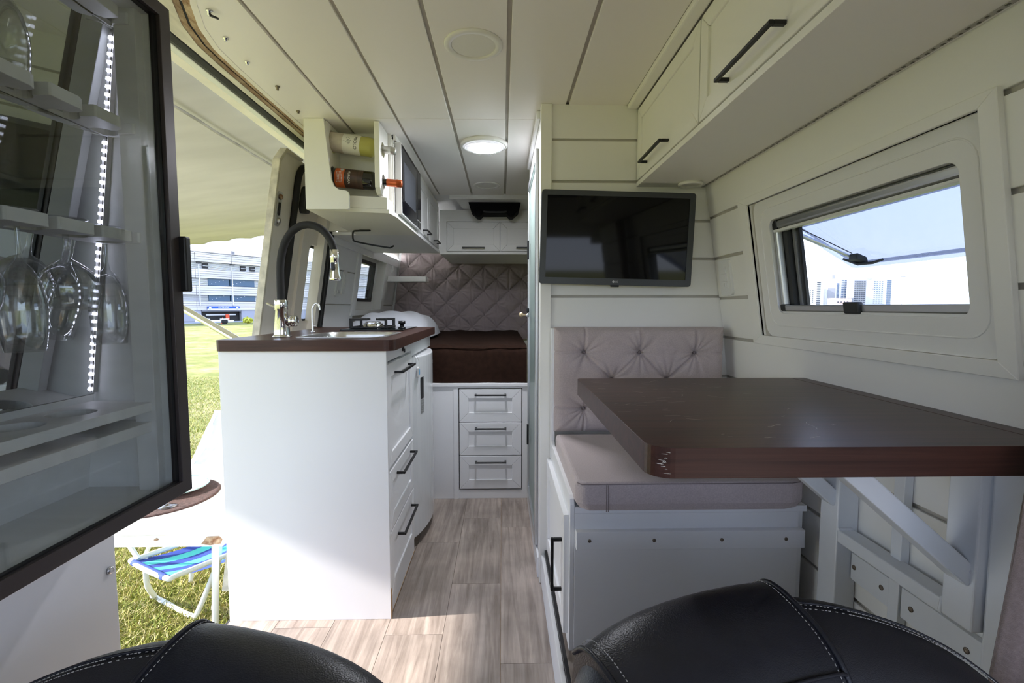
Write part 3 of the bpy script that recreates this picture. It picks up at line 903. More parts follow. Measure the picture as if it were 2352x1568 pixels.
obj('knob', MB().lathe([(0, 0), (0.017, 0), (0.017, 0.004), (0.009, 0.006), (0.009, 0.018), (0.016, 0.02), (0.016, 0.034), (0, 0.035)], (-0.468, 2.25, 0.9415), 'Z', 20), 'black', hob)

# fridge
fr = thing('fridge', 'small white under-counter fridge with a bowed door beside the drawers', 'fridge', (-0.62, 2.24, 0.0))
obj('body', B(-0.90, -0.412, 1.995, 2.49, 0.025, 0.835), 'fridge_white', fr, bevel=0.004)
def bow(y):
    t = (y - 2.003) / 0.479
    return -0.383 + 0.05 * math.sin(math.pi * min(1, max(0, t))) ** 0.7
ys = [2.003 + 0.479 * k / 14 for k in range(15)]
prof = [(-0.408, ys[0])] + [(bow(y), y) for y in ys] + [(-0.408, ys[-1])]
obj('door', MB().plate(prof, [], XY(0.045), 0.785), 'fridge_white', fr, bevel=0.006, seg=3)
obj('door_gasket', B(-0.413, -0.407, 2.01, 2.475, 0.06, 0.82), 'alu', fr)
obj('top_rail', B(-0.405, -0.376, 1.99, 2.50, 0.838, 0.896), 'white', fr, bevel=0.001)
obj('foot', MB().lathe([(0, 0), (0.012, 0), (0.012, 0.026), (0, 0.026)], (-0.42, 2.02, 0.0), 'Z', 12), 'black', fr)
tg = obj('tag', MB().plate(rrect(2.030, 2.058, 0.742, 0.785, 0.008), [], YZ(-0.362), 0.008), 'plastic_white', fr, bevel=0.001)
obj('tag_window', B(-0.354, -0.3535, 2.034, 2.054, 0.752, 0.774), 'blue_tag', tg)
obj('tag_cord', MB().tube(smoothpts([(-0.41, 2.0, 0.822), (-0.37, 2.03, 0.835), (-0.355, 2.044, 0.81), (-0.358, 2.044, 0.785)]), 0.0012, 6), 'plastic_white', fr)
def on_door(y0, y1, z0, z1, off=0.0008):
    k = 4
    mb = MB()
    vs, fs = [], []
    for i in range(k + 1):
        y = y0 + (y1 - y0) * i / k
        vs += [(bow(y) + off, y, z0), (bow(y) + off, y, z1)]
    for i in range(k):
        fs.append((2 * i, 2 * i + 2, 2 * i + 3, 2 * i + 1))
    return mb.add(vs, fs)
obj('energy_sticker', on_door(2.07, 2.105, 0.64, 0.735), 'black', fr)
obj('energy_sticker', on_door(2.07, 2.105, 0.575, 0.638), 'grey_sticker', fr)
obj('badge', on_door(2.34, 2.37, 0.765, 0.78), 'grey_sticker', fr)

# ================================================================ upper cabinet over the kitchen
up = thing('upper_kitchen_cabinet', 'white overhead cabinet above the kitchen with two panelled doors past the microwave', 'cabinet', (-0.62, 2.5, 1.415))
side = [(-0.752, 1.415), (-0.592, 1.415), (-0.587, 1.420), (-0.587, 1.472), (-0.590, 1.482), (-0.600, 1.487), (-0.625, 1.490), (-0.642, 1.502), (-0.652, 1.525), (-0.665, 1.645), (-0.676, ZC - 0.001), (-0.752, ZC - 0.001)]
obj('end_panel', MB().plate(side, [], XZ(1.886), 0.014), 'white_wall', up, bevel=0.001)
obj('bottom_board', MB().plate([(-0.752, 1.90), (-0.452, 1.965), (-0.440, 2.06), (-0.440, 2.55), (-0.76, 2.55)], [], XY(1.415), 0.016), 'white_wall', up, bevel=0.001)
obj('bottom_board', MB().plate([(-0.884, 2.552), (-0.440, 2.552), (-0.434, 3.39), (-0.884, 3.39)], [], XY(1.415), 0.016), 'rear_grey', up, bevel=0.001)
obj('gap_filler', B(-0.90, -0.895 + 0.13, 2.54, 2.552, 1.432, ZC), 'white_wall', up)
obj('rack_ledge', MB().plate([(-0.735, 1.90), (-0.46, 1.963), (-0.46, 2.05), (-0.735, 2.05)], [], XY(1.4315), 0.046), 'white_wall', up, bevel=0.001)
obj('rack_back', B(-0.745, -0.458, 2.050, 2.060, 1.432, ZC), 'white_wall', up)
obj('body', B(-0.860, -0.458, 2.56, 3.39, 1.4315, ZC), 'rear_grey', up)
obj('divider', B(-0.75, -0.452, 2.060, 2.068, 1.432, ZC), 'white_wall', up)
obj('top_rail', B(-0.458, -0.442, 2.060, 3.39, 1.735, ZC), 'white_wall', up)
UM = lambda u, v, w: (-0.457 + w, u, v)
front('door', 2.575, 2.965, 1.442, 1.732, UM, up, m='rear_grey', hd=(2.79, 1.466, 0.16, True))
front('door', 2.975, 3.385, 1.442, 1.732, UM, up, m='rear_grey', hd=(3.20, 1.466, 0.16, True))

rk = thing('bottle_rack', 'white wooden bottle rack of two drilled boards beside the microwave', 'bottle rack', (-0.58, 1.98, 1.478))
zb1, zb2 = 1.693, 1.556
rack_out = [(1.912, 1.478), (2.049, 1.478), (2.049, ZC - 0.002), (1.935, ZC - 0.002), (1.912, ZC - 0.03)]
obj('base_board', MB().plate([(1.906, 1.48), (2.049, 1.48), (2.049, ZC - 0.002), (1.906, ZC - 0.002)], [circ(1.968, zb1, 0.0415), circ(1.968, zb2, 0.0415)], YZ(-0.692), 0.022), 'white_wall', rk, bevel=0.002)
obj('neck_board', MB().plate([(1.906, 1.505), (1.93, 1.482), (2.049, 1.482), (2.049, ZC - 0.002), (1.906, ZC - 0.002)], [circ(1.968, zb1 - 0.029, 0.028), circ(1.968, zb2 - 0.016, 0.028)], YZ(-0.492), 0.020), 'white_wall', rk, bevel=0.002)

def bottle(name, label, x0, z0, slope, body, shoulder, neck, L, r, mb_m, cap_m, wine=None):
    d = Vector((1, 0, -slope)).normalized()
    o = Vector((x0, 1.968, z0))
    t = thing(name, label, 'wine bottle', tuple(o + d * L / 2), 'wine bottles in the rack')
    rn = 0.0135
    pr = [(0, 0), (r * 0.85, 0), (r, 0.006), (r, body)]
    for k in range(1, 8):
        a = k / 7
        pr.append((rn + (r - rn) * (0.5 + 0.5 * math.cos(math.pi * a)), body + shoulder * a))
    pr += [(rn, L - 0.002), (0, L)]
    obj('glass', MB().lathe(pr, o, d, 36), mb_m, t)
    obj('capsule', MB().lathe([(rn + 0.0012, L - 0.058), (rn + 0.0012, L - 0.022), (rn + 0.0022, L - 0.02), (rn + 0.0022, L - 0.016), (rn + 0.0012, L - 0.014), (rn + 0.001, L + 0.001), (0, L + 0.0015)], o, d, 28), cap_m, t)
    return t, o, d

def wrap_on(o, d, r, h, ang):
    """map flat (a, b, c) to the bottle side: a runs round it, b along it towards the neck"""
    u = Vector((0, -1, 0))
    w = d.cross(u)
    def fn(a, b, c):
        t = ang + a / r
        return o + d * (h + b) + (u * math.cos(t) + w * math.sin(t)) * (r + c)
    return fn

bt, o, d = bottle('wine_bottle', 'pale yellow white wine bottle with cream label, upper one in the rack', -0.722, zb1 + 0.008, 0.14, 0.205, 0.040, 0.0, 0.302, 0.0372, 'bottle_white', 'cap_silver')
def band(o, d, r, h0, h1, a0, a1, nseg=18, off=0.0006):
    fn = wrap_on(o, d, r, 0, 0)
    mb = MB()
    vs, fs = [], []
    for k in range(nseg + 1):
        a = a0 + (a1 - a0) * k / nseg
        vs += [fn(a * r, h0, off), fn(a * r, h1, off)]
    for k in range(nseg):
        fs.append((2 * k, 2 * k + 2, 2 * k + 3, 2 * k + 1))
    return mb.add(vs, fs, True)
lb = obj('label', band(o, d, 0.0372, 0.100, 0.168, -1.7, 1.7), 'label_cream', bt)
obj('back_label', band(o, d, 0.0372, 0.030, 0.100, -1.7, 1.7, off=0.0005), 'label_beige', bt)
fn = wrap_on(o, d, 0.0372, 0.150, 0.0)
obj('lettering', remap(text_mesh('MIOLO', 0.0165), lambda a, b, c: fn(a, b, 0.0009 + c)), 'ink', lb)
fn2 = wrap_on(o, d, 0.0372, 0.118, 0.0)
tree = MB()
for k in range(26):
    a, b = random.gauss(0, 0.008), random.gauss(0.005, 0.005)
    tree.add([fn2(a - 0.002, b, 0.0009), fn2(a + 0.002, b, 0.0009), fn2(a, b + 0.0035, 0.0009)], [(0, 1, 2)])
tree.add([fn2(-0.001, -0.014, 0.0009), fn2(0.001, -0.014, 0.0009), fn2(0.0006, 0.0, 0.0009), fn2(-0.0006, 0.0, 0.0009)], [(0, 1, 2, 3)])
te = obj('tree_print', tree, 'grey_sticker', lb)
te['kind'] = 'stuff'
txt = MB()
for k in range(5):
    b = -0.008 + 0.0035 * k
    L2 = 0.012 + 0.006 * ((k * 7) % 3)
    fn3 = wrap_on(o, d, 0.0372, 0.055, 0.0)
    txt.add([fn3(-L2 / 2, b, 0.0008), fn3(L2 / 2, b, 0.0008), fn3(L2 / 2, b + 0.001, 0.0008), fn3(-L2 / 2, b + 0.001, 0.0008)], [(0, 1, 2, 3)])
pl_ = obj('print_line', txt, 'grey_sticker', lb)
pl_['kind'] = 'stuff'

bt2, o, d = bottle('wine_bottle', 'dark red wine bottle with orange and brown label, lower one in the rack', -0.722, zb2 + 0.005, 0.09, 0.205, 0.04, 0.0, 0.322, 0.0362, 'bottle_dark', 'cap_copper')
lb2 = obj('label', band(o, d, 0.0362, 0.066, 0.103, -1.6, 1.6), 'label_orange', bt2)
obj('label_panel', band(o, d, 0.0362, 0.105, 0.176, -1.6, 1.6), 'label_brown', bt2)
fn = wrap_on(o, d, 0.0362, 0.122, 0.05)
obj('lettering', remap(text_mesh('AURORA', 0.0125), lambda a, b, c: fn(a, b, 0.0009 + c)), 'ink_white', lb2)
txt = MB()
for k in range(5):
    fn3 = wrap_on(o, d, 0.0362, 0.073, 0.1)
    b = 0.005 * k
    for q in range(8):
        a = -0.022 + 0.0055 * q
        txt.add([fn3(a, b, 0.0009), fn3(a + 0.0038, b, 0.0009), fn3(a + 0.0038, b + 0.0022, 0.0009), fn3(a, b + 0.0022, 0.0009)], [(0, 1, 2, 3)])
q = obj('print_line', txt, 'ink_white', lb2)
q['kind'] = 'stuff'
fn3 = wrap_on(o, d, 0.0362, 0.088, 0.0)
obj('medal', MB().add([fn3(-0.030 + 0.007 * math.cos(2 * math.pi * k / 20), 0.004 + 0.007 * math.sin(2 * math.pi * k / 20), 0.0012) for k in range(20)], [tuple(range(20))]), 'logo_grey', lb2)

mw = thing('microwave', 'white and black microwave oven standing in the overhead cabinet', 'microwave', (-0.57, 2.32, 1.4315))
obj('body', B(-0.72, -0.453, 2.085, 2.545, 1.452, 1.728), 'plastic_white', mw, bevel=0.003)
obj('foot_rail', B(-0.70, -0.446, 2.085, 2.54, 1.432, 1.446), 'black', mw)
obj('door', B(-0.452, -0.424, 2.079, 2.55, 1.434, 1.732), 'plastic_white', mw, bevel=0.003)
obj('window', B(-0.4238, -0.4215, 2.086, 2.44, 1.440, 1.726), 'black_gloss', mw)
obj('control_panel', B(-0.4238, -0.4215, 2.452, 2.546, 1.480, 1.726), 'black_gloss', mw)
obj('open_button', B(-0.4238, -0.4210, 2.455, 2.543, 1.440, 1.474), 'black_gloss', mw, bevel=0.001)
obj('window_mesh', B(-0.4214, -0.4210, 2.125, 2.40, 1.50, 1.665), 'tv_bezel', mw)

th = tag(obj('towel_holder', MB().tube(smoothpts([(-0.645, 2.378, 1.411), (-0.70, 2.378, 1.410), (-0.722, 2.38, 1.407), (-0.728, 2.385, 1.39), (-0.728, 2.39, 1.372), (-0.72, 2.395, 1.362), (-0.66, 2.44, 1.352), (-0.585, 2.50, 1.345), (-0.572, 2.51, 1.347), (-0.558, 2.515, 1.356)], 5), 0.0042, 10), 'black'), 'black wire paper towel holder hanging under the overhead cabinet', 'towel holder')
obj('screw_plate', B(-0.690, -0.640, 2.370, 2.386, 1.409, 1.4145), 'black', th)

ls = thing('led_strip', 'glowing white light strip along the wall under the overhead cabinet', 'light strip', (-0.89, 3.4, 1.43))
obj('tape', lbox(2.63, 4.19, 1.4435, 1.4475, -0.006, -0.001), 'led_warm', ls)
obj('cove_board', lbox(2.60, 4.20, 1.38, 1.442, -0.012, -0.001), 'rear_grey', ls)

# rear overhead lockers
ro = thing('rear_overhead_cabinet', 'white overhead cabinet with two panelled doors above the headboard', 'cabinet', (-0.12, 3.6, 1.41))
obj('body', B(-0.434, 0.25, 3.408, 4.17, 1.412, 1.712), 'rear_grey', ro)
obj('bottom_lip', B(-0.432, 0.25, 3.386, 3.408, 1.408, 1.426), 'rear_grey', ro, bevel=0.001)
obj('face_frame', B(-0.432, -0.385, 3.392, 3.408, 1.426, 1.712), 'rear_grey', ro)
obj('face_frame', B(-0.385, 0.25, 3.392, 3.408, 1.634, 1.712), 'rear_grey', ro)
QM = lambda u, v, w: (u, 3.408 - w, v)
front('door', -0.382, -0.014, 1.430, 1.630, QM, ro, m='rear_grey', hd=(-0.198, 1.453, 0.155, True))
front('door', -0.008, 0.360, 1.430, 1.630, QM, ro, m='rear_grey', hd=(0.178, 1.453, 0.155, True))

un = thing('ceiling_fan_unit', 'black moulded unit hanging from the ceiling before the bed', 'ceiling unit', (-0.045, 3.30, 1.72))
prof = [(-0.222, 1.728), (-0.205, 1.668), (-0.188, 1.652), (0.095, 1.652), (0.112, 1.668), (0.127, 1.728), (0.115, 1.734), (-0.21, 1.734)]
obj('housing', MB().plate([(u, v + 0.008) for u, v in prof], [], XZ(3.22), 0.15), 'matte_black', un, bevel=0.008, seg=3)
for x in (-0.155, 0.062):
    obj('vent_pod', MB().lathe([(0, 0), (0.024, 0), (0.028, 0.01), (0.028, 0.12), (0, 0.12)], (x, 3.215, 1.664), 'Y', 20), 'matte_black', un)
obj('grip', MB().tube(smoothpts([(-0.12, 3.212, 1.668), (-0.09, 3.205, 1.664), (0.0, 3.205, 1.664), (0.03, 3.212, 1.668)]), 0.006, 10), 'dark_grey_plastic', un)

# bed
bb = thing('bed_base', 'white bed base with a stack of three drawers facing the aisle', 'bed base', (-0.1, 3.3, 0))
obj('front_panel', MB().plate([(-0.985, 0.0), (0.141, 0.0), (0.141, 0.615), (-0.985, 0.615)], [[(-0.235, 0.048), (0.109, 0.048), (0.109, 0.606), (-0.235, 0.606)]], XZ(2.547), 0.02), 'white', bb, bevel=0.001)
obj('stile', B(-0.262, -0.2375, 2.542, 2.547, 0.0, 0.615), 'white', bb, bevel=0.001)
obj('recess', B(-0.245, 0.12, 2.566, 2.58, 0.03, 0.61), 'gap_black', bb)
obj('deck_board', B(-0.985, 0.139, 2.537, 4.2, 0.616, 0.634), 'white', bb, bevel=0.002)
BM = lambda u, v, w: (u, 2.560 - w, v)
front('drawer', -0.230, 0.104, 0.424, 0.602, BM, bb, border=0.05, hd=(-0.062, 0.573, 0.168, True))
front('drawer', -0.230, 0.104, 0.241, 0.420, BM, bb, border=0.05, hd=(-0.062, 0.391, 0.168, True))
front('drawer', -0.230, 0.104, 0.056, 0.237, BM, bb, border=0.05, hd=(-0.062, 0.208, 0.168, True))

ma = thing('mattress', 'mattress under a dark brown fitted cover on the bed base', 'mattress', (-0.3, 3.3, 0.634))
def mt(u, v):
    x = -0.982 + 1.115 * u
    prof = [(2.552, 0.636), (2.548, 0.70), (2.549, 0.80), (2.556, 0.820), (2.58, 0.832), (2.75, 0.835), (3.3, 0.838), (4.19, 0.835)]
    t = v * (len(prof) - 1)
    i = min(int(t), len(prof) - 2)
    q = t - i
    y = prof[i][0] * (1 - q) + prof[i + 1][0] * q
    z = prof[i][1] * (1 - q) + prof[i + 1][1] * q
    w = 0.004 * math.sin(x * 17 + z * 9) + 0.003 * math.sin(x * 41 + y * 13)
    return (x, y - (w if i < 3 else 0), z + (w if i >= 3 else 0))
obj('cover', MB().grid(mt, 60, 36), 'brown_cover', ma)
obj('hem', MB().tube([(-0.982 + 1.115 * k / 40, 2.5535 - 0.002 + 0.003 * math.sin(k), 0.822) for k in range(41)], 0.003, 6), 'brown_cover', ma)

def pil_fn(u, v):
    a, b = 2 * u - 1, 2 * v - 1
    e = max(0.0, (1 - abs(a) ** 3.2)) ** 0.5 * max(0.0, (1 - abs(b) ** 3.2)) ** 0.5
    x = -0.71 + 0.27 * a * (1 - 0.05 * b * b)
    y = 3.22 + 0.33 * b * (1 - 0.05 * a * a)
    return x, y, e
def pil_top(u, v):
    x, y, e = pil_fn(u, v)
    return (x, y, 0.855 + 0.155 * e + 0.006 * math.sin(x * 38 + y * 21) * e)
def pil_bot(u, v):
    x, y, e = pil_fn(u, v)
    return (x, y, 0.855 - 0.02 * e)
tag(obj('pillow', MB().grid(pil_top, 34, 34).grid(pil_bot, 34, 34), 'pillow_white'), 'plump white pillow lying on the bed behind the cooktop', 'pillow')

def head_h(x, z):
    a = (x + 0.487) / 0.2195 + (z - 1.285) / 0.21
    b = (x + 0.487) / 0.2195 - (z - 1.285) / 0.21
    h = (abs(math.sin(math.pi * a)) ** 0.30) * (abs(math.sin(math.pi * b)) ** 0.30)
    wr_ = 0.0
    fa_, fb_ = a - round(a), b - round(b)
    r = math.hypot(fa_, fb_)
    th_ = math.atan2(fb_, fa_)
    wr_ = 0.5 * math.exp(-r * 4.0) * math.cos(10 * th_ + 2.2 * math.sin(x * 31 + z * 17))
    vline = (x + 0.487) / 0.10975
    vl = 0.28 * math.exp(-((vline - round(vline)) / 0.05) ** 2)
    return 0.036 * (h + wr_ * h) - 0.010 * vl
def hb(u, v):
    z = 0.76 + 0.76 * v
    xl = lx(z) + 0.02
    x = xl + (0.30 - xl) * u
    return (x, 4.232 - head_h(x, z), z)
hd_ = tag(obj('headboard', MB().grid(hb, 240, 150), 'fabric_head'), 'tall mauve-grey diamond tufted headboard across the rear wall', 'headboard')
for r_ in range(-4, 3):
    for c_ in range(-3, 5):
        z = 1.285 + r_ * 0.105
        x = -0.487 + c_ * 0.2195 + (0.10975 if r_ % 2 else 0)
        if lx(z) + 0.05 < x < 0.25:
            obj('button', MB().lathe([(0, 0), (0.007, 0.0), (0.005, 0.004), (0, 0.005)], (x, 4.230, z), (0, -1, 0), 10), 'piping', hd_)

tag(obj('wall_shelf', B(-0.945, -0.615, 3.92, 4.06, 1.245, 1.288), 'rear_grey', bevel=0.004), 'short white ledge shelf mounted before the headboard', 'shelf')

def plate_sw(name, label, y, z, side, h=0.118, w=0.075, sw=2, group=None, m='plastic_white'):
    if side == 'R':
        M = lambda off: (lambda u, v, ww: (rx(v) - off - ww, u, v))
        loc = (rx(z), y, z)
    else:
        M = lambda off: (lambda u, v, ww: (lx(v) + off + ww, u, v))
        loc = (lx(z), y, z)
    t = thing(name, label, 'switch plate', loc, group)
    obj('plate', MB().plate(rrect(y - w / 2, y + w / 2, z - h / 2, z + h / 2, 0.012), [], M(0), 0.009), m, t, bevel=0.003)
    hh = h * 0.62
    for k in range(sw):
        z0 = z - hh / 2 + hh / 3 * (k + 1)
        obj('rocker', MB().plate(rrect(y - w * 0.2, y + w * 0.2, z0 + 0.001, z0 + hh / 3 - 0.001, 0.002), [], M(0.009), 0.004), m, t, bevel=0.001)
    z0 = z - hh / 2
    obj('socket', MB().plate(rrect(y - w * 0.2, y + w * 0.2, z0 + 0.001, z0 + hh / 3 - 0.001, 0.002), [circ(y, z0 + hh / 6, 0.006, 14)], M(0.009), 0.003), m, t)
    return t
plate_sw('switch_plate', 'white double switch and socket plate by the dinette window', 1.665, 1.142, 'R', 0.122, 0.082)
plate_sw('switch_plate', 'white switch plate nearest the camera beyond the dinette window', 0.60, 1.19, 'R', 0.122, 0.10)
plate_sw('switch_plate', 'taller socket plate beside the spray head on the bed wall', 2.865, 1.185, 'L', 0.14, 0.055)
plate_sw('socket_plate', 'low square socket plate beside the spray head on the bed wall', 2.765, 1.145, 'L', 0.09, 0.06, 0)
plate_sw('switch_plate', 'small switch plate on the bed wall just above the ledge shelf', 4.03, 1.37, 'L', 0.10, 0.05, 1)

# ================================================================ dinette
be = thing('bench', 'white storage bench box with a batten of four screws, under the seat cushion', 'bench', (0.48, 1.45, 0.13))
obj('front_panel', B(0.188, 0.778, 1.205, 1.223, 0.13, 0.505), 'white', be, bevel=0.001)
obj('seat_board', B(0.188, 0.80, 1.206, 1.742, 0.505, 0.521), 'white', be, bevel=0.001)
obj('end_panel', B(0.778, 0.80, 1.224, 1.745, 0.13, 0.505), 'white', be)
bat = obj('batten', B(0.190, 0.785, 1.186, 1.205, 0.416, 0.464), 'white', be, bevel=0.0015)
for x in (0.224, 0.391, 0.567, 0.735):
    obj('screw', MB().lathe([(0, 0.0), (0.0045, 0.0), (0.0045, 0.0014), (0.002, 0.001), (0, 0.0006)], (x, 1.186, 0.441), (0, -1, 0), 12), 'screw', bat)
sp = [(1.206, 0.13), (1.735, 0.13), (1.735, 0.965), (1.68, 0.965), (1.68, 0.565), (1.66, 0.552), (1.226, 0.548), (1.212, 0.542), (1.206, 0.528)]
obj('side_panel', MB().plate(sp, [], YZ(0.176), 0.0115), 'white', be, bevel=0.001)
EM = lambda u, v, w: (0.1765 - w, u, v)
front('door', 1.225, 1.705, 0.165, 0.492, EM, be, border=0.05, t=0.0145, hd=(1.262, 0.338, 0.15, False))

sc = thing('seat_cushion', 'thick mauve-grey seat cushion lying on the white bench', 'cushion', (0.48, 1.38, 0.522))
co = [(0.205, 1.168), (0.735, 1.168), (0.765, 1.178), (0.785, 1.205), (0.79, 1.64), (0.186, 1.64), (0.186, 1.187)]
def inset(poly, dd):
    cx = sum(p[0] for p in poly) / len(poly)
    cy = sum(p[1] for p in poly) / len(poly)
    return [(cx + (p[0] - cx) * (1 - dd), cy + (p[1] - cy) * (1 - dd * 1.4)) for p in poly]
def pad(polys, zs):
    mb = MB()
    n = len(polys[0])
    vs = [(p[0], p[1], z) for P, z in zip(polys, zs) for p in P]
    fs = [(i * n + k, i * n + (k + 1) % n, (i + 1) * n + (k + 1) % n, (i + 1) * n + k) for i in range(len(polys) - 1) for k in range(n)]
    fs += [tuple(range(n))[::-1], tuple((len(polys) - 1) * n + k for k in range(n))]
    return mb.add(vs, fs)
body = obj('body', pad([inset(co, 0.05), co, co, inset(co, 0.012)], [0.522, 0.545, 0.588, 0.600]), 'fabric', sc, bevel=0.008, seg=3)
obj('seam', MB().tube([(0.19, 1.178, 0.5975), (0.20, 1.1695, 0.5955), (0.735, 1.1695, 0.5955), (0.762, 1.178, 0.5955)], 0.0012, 6), 'piping', sc)
obj('seam', MB().tube([(0.262, 1.1677, 0.525), (0.262, 1.1677, 0.594)], 0.0010, 6), 'piping', sc)
obj('seam', MB().tube([(0.267, 1.1677, 0.525), (0.267, 1.1677, 0.594)], 0.0010, 6), 'piping', sc)

bk = thing('back_cushion', 'upright mauve-grey tufted back cushion behind the bench seat', 'cushion', (0.48, 1.70, 0.6))
btn = [(0.289, 0.881), (0.485, 0.881), (0.680, 0.879), (0.387, 0.785), (0.583, 0.785), (0.290, 0.682), (0.485, 0.682), (0.680, 0.682)]
pairs = []
for i in range(len(btn)):
    for j in range(i + 1, len(btn)):
        d_ = math.hypot(btn[i][0] - btn[j][0], btn[i][1] - btn[j][1])
        if 0.1 < d_ < 0.16:
            pairs.append((btn[i], btn[j]))
for b_ in btn[:3]:
    pairs.append((b_, (b_[0] + 0.004, 0.99)))
for b_ in btn[5:]:
    pairs.append((b_, (b_[0] - 0.004, 0.58)))
pairs.append((btn[0], (0.17, 0.884)))
pairs.append((btn[2], (0.80, 0.879)))
pairs.append((btn[5], (0.17, 0.69)))
def seg_d(x, z, p, q):
    vx, vz = q[0] - p[0], q[1] - p[1]
    t = max(0, min(1, ((x - p[0]) * vx + (z - p[1]) * vz) / (vx * vx + vz * vz)))
    return math.hypot(x - p[0] - t * vx, z - p[1] - t * vz), t
def back_f(u, v):
    x, z = 0.182 + 0.603 * u, 0.596 + 0.373 * v
    ed = min(u * 0.603, (1 - u) * 0.603, v * 0.373, (1 - v) * 0.373)
    y = 1.655 + 0.028 * math.exp(-ed / 0.010)
    dep = 0.0
    for i, (bx, bz) in enumerate(btn):
        r = math.hypot(x - bx, z - bz)
        if r < 0.16:
            th = math.atan2(z - bz, x - bx)
            dep += 0.020 * math.exp(-r / 0.018) + 0.0095 * math.exp(-r / 0.042) * (0.5 + 0.5 * math.cos(11 * th + 2.5 * math.sin(i * 2.3 + 2 * th))) ** 2
    for k, (p, q) in enumerate(pairs):
        dd, t = seg_d(x, z, p, q)
        dep += 0.0085 * math.exp(-(dd / 0.0038) ** 2) * (0.55 + 0.45 * abs(1 - 2 * t))
    dep += 0.0012 * math.sin(x * 60 + z * 33) * math.sin(z * 47)
    return (x, y + dep, z)
obj('front_face', MB().grid(back_f, 200, 130), 'fabric', bk)
obj('body', B(0.1825, 0.785, 1.682, 1.746, 0.598, 0.968), 'fabric', bk, bevel=0.006)
for x, z in btn:
    obj('button', MB().lathe([(0, 0.0), (0.006, 0.0), (0.005, 0.003), (0, 0.004)], (x, 1.676, z), (0, -1, 0), 12), 'piping', bk)

# table
ZT = 0.847
tb = thing('dining_table', 'dark wenge wall-mounted dining table with worn rounded corner', 'table', (0.52, 0.96, 0.13))
def arc(cx, cy, r, a0, a1, k=8):
    return [(cx + r * math.cos(R(a0 + (a1 - a0) * i / k)), cy + r * math.sin(R(a0 + (a1 - a0) * i / k))) for i in range(k + 1)]
tp = arc(0.203 + 0.035, 0.640 + 0.035, 0.035, 180, 270) + [(0.7885, 0.640), (0.7885, 1.285)] + arc(0.203 + 0.012, 1.285 - 0.012, 0.012, 90, 180, 4)
top = obj('table_top', MB().plate(tp, [], XY(ZT - 0.043), 0.043), 'laminate', tb, bevel=0.0018, seg=2)
obj('wall_leaf', B(0.7905, 0.829, 0.600, 1.285, ZT - 0.043, ZT), 'laminate_y', tb, bevel=0.001)
sc_mb = MB()
def scratch(x, y, L, a, wd=0.0006):
    c, s_ = math.cos(a), math.sin(a)
    pts = []
    for k in range(6):
        t = k / 5 - 0.5
        bend = 0.08 * L * math.sin(t * 5)
        pts.append((x + c * L * t - s_ * bend, y + s_ * L * t + c * bend))
    for k in range(5):
        (x0, y0), (x1, y1) = pts[k], pts[k + 1]
        sc_mb.add([(x0 - s_ * wd, y0 + c * wd, ZT + 0.0002), (x0 + s_ * wd, y0 - c * wd, ZT + 0.0002), (x1 + s_ * wd, y1 - c * wd, ZT + 0.0002), (x1 - s_ * wd, y1 + c * wd, ZT + 0.0002)], [(0, 1, 2, 3)])
for k in range(60):
    scratch(random.uniform(0.22, 0.56), random.uniform(0.68, 1.25), random.uniform(0.006, 0.035), random.gauss(0, 0.5), random.uniform(0.00025, 0.0006))
scratch(0.505, 0.76, 0.05, 1.2, 0.0003)
sp_ = obj('scratch', sc_mb, 'label_beige', top)
sp_['kind'] = 'stuff'
ch = MB()
def chip(a, z, L, hgt):
    cx, cy, r = 0.238, 0.675, 0.0354
    k = 7
    up_, dn = [], []
    for i in range(k + 1):
        t_ = i / k
        aa_ = R(a) + (t_ - 0.5) * L / r
        w_i = hgt * math.sin(math.pi * t_) * random.uniform(0.3, 1.0)
        jz = random.uniform(-0.3, 0.3) * hgt
        x_, y_ = cx + r * math.cos(aa_), cy + r * math.sin(aa_)
        up_.append((x_, y_, z + jz + w_i))
        dn.append((x_, y_, z + jz - w_i * random.uniform(0.1, 0.8)))
    ch.add(up_ + dn[::-1], [tuple(range(2 * k + 2))])
for q_ in ((240, 0.829, 0.010, 0.0008), (236, 0.8235, 0.012, 0.0009), (246, 0.8265, 0.006, 0.0016), (244, 0.8205, 0.007, 0.0009), (250, 0.817, 0.005, 0.0007), (252, 0.811, 0.012, 0.0007), (246, 0.838, 0.009, 0.0007), (255, 0.8405, 0.007, 0.0006), (249, 0.8325, 0.005, 0.0008)):
    chip(*q_)
w_ = obj('chipped_edge', ch, 'label_cream', top)
w_['kind'] = 'stuff'
FP = 'frame_paint'
fl = obj('wall_post', B(0.782, 0.831, 1.068, 1.130, 0.13, 0.803), FP, tb, bevel=0.003)
obj('wall_post', B(0.781, 0.831, 0.745, 0.802, 0.497, 0.803), FP, tb, bevel=0.003)
obj('back_post', B(0.796, 0.834, 0.690, 0.744, 0.13, 0.82), FP, tb, bevel=0.006)
obj('cross_bar', B(0.782, 0.822, 0.802, 1.068, 0.493, 0.522), FP, tb, bevel=0.003)
def brace(y, x0, z0, x1, z1, w=0.042, h=0.034):
    dx_, dz_ = x1 - x0, z1 - z0
    L = math.hypot(dx_, dz_)
    px_, pz_ = -dz_ / L * h / 2, dx_ / L * h / 2
    p = []
    for yy in (y - w / 2, y + w / 2):
        p += [(x0 + px_, yy, z0 + pz_), (x0 - px_, yy, z0 - pz_), (x1 - px_, yy, z1 - pz_), (x1 + px_, yy, z1 + pz_)]
    return MB().hexa([p[0], p[1], p[2], p[3], p[4], p[5], p[6], p[7]])
obj('brace', brace(0.775, 0.79, 0.585, 0.545, 0.796), FP, tb, bevel=0.003)
obj('brace', brace(1.10, 0.79, 0.585, 0.545, 0.796), FP, tb, bevel=0.003)
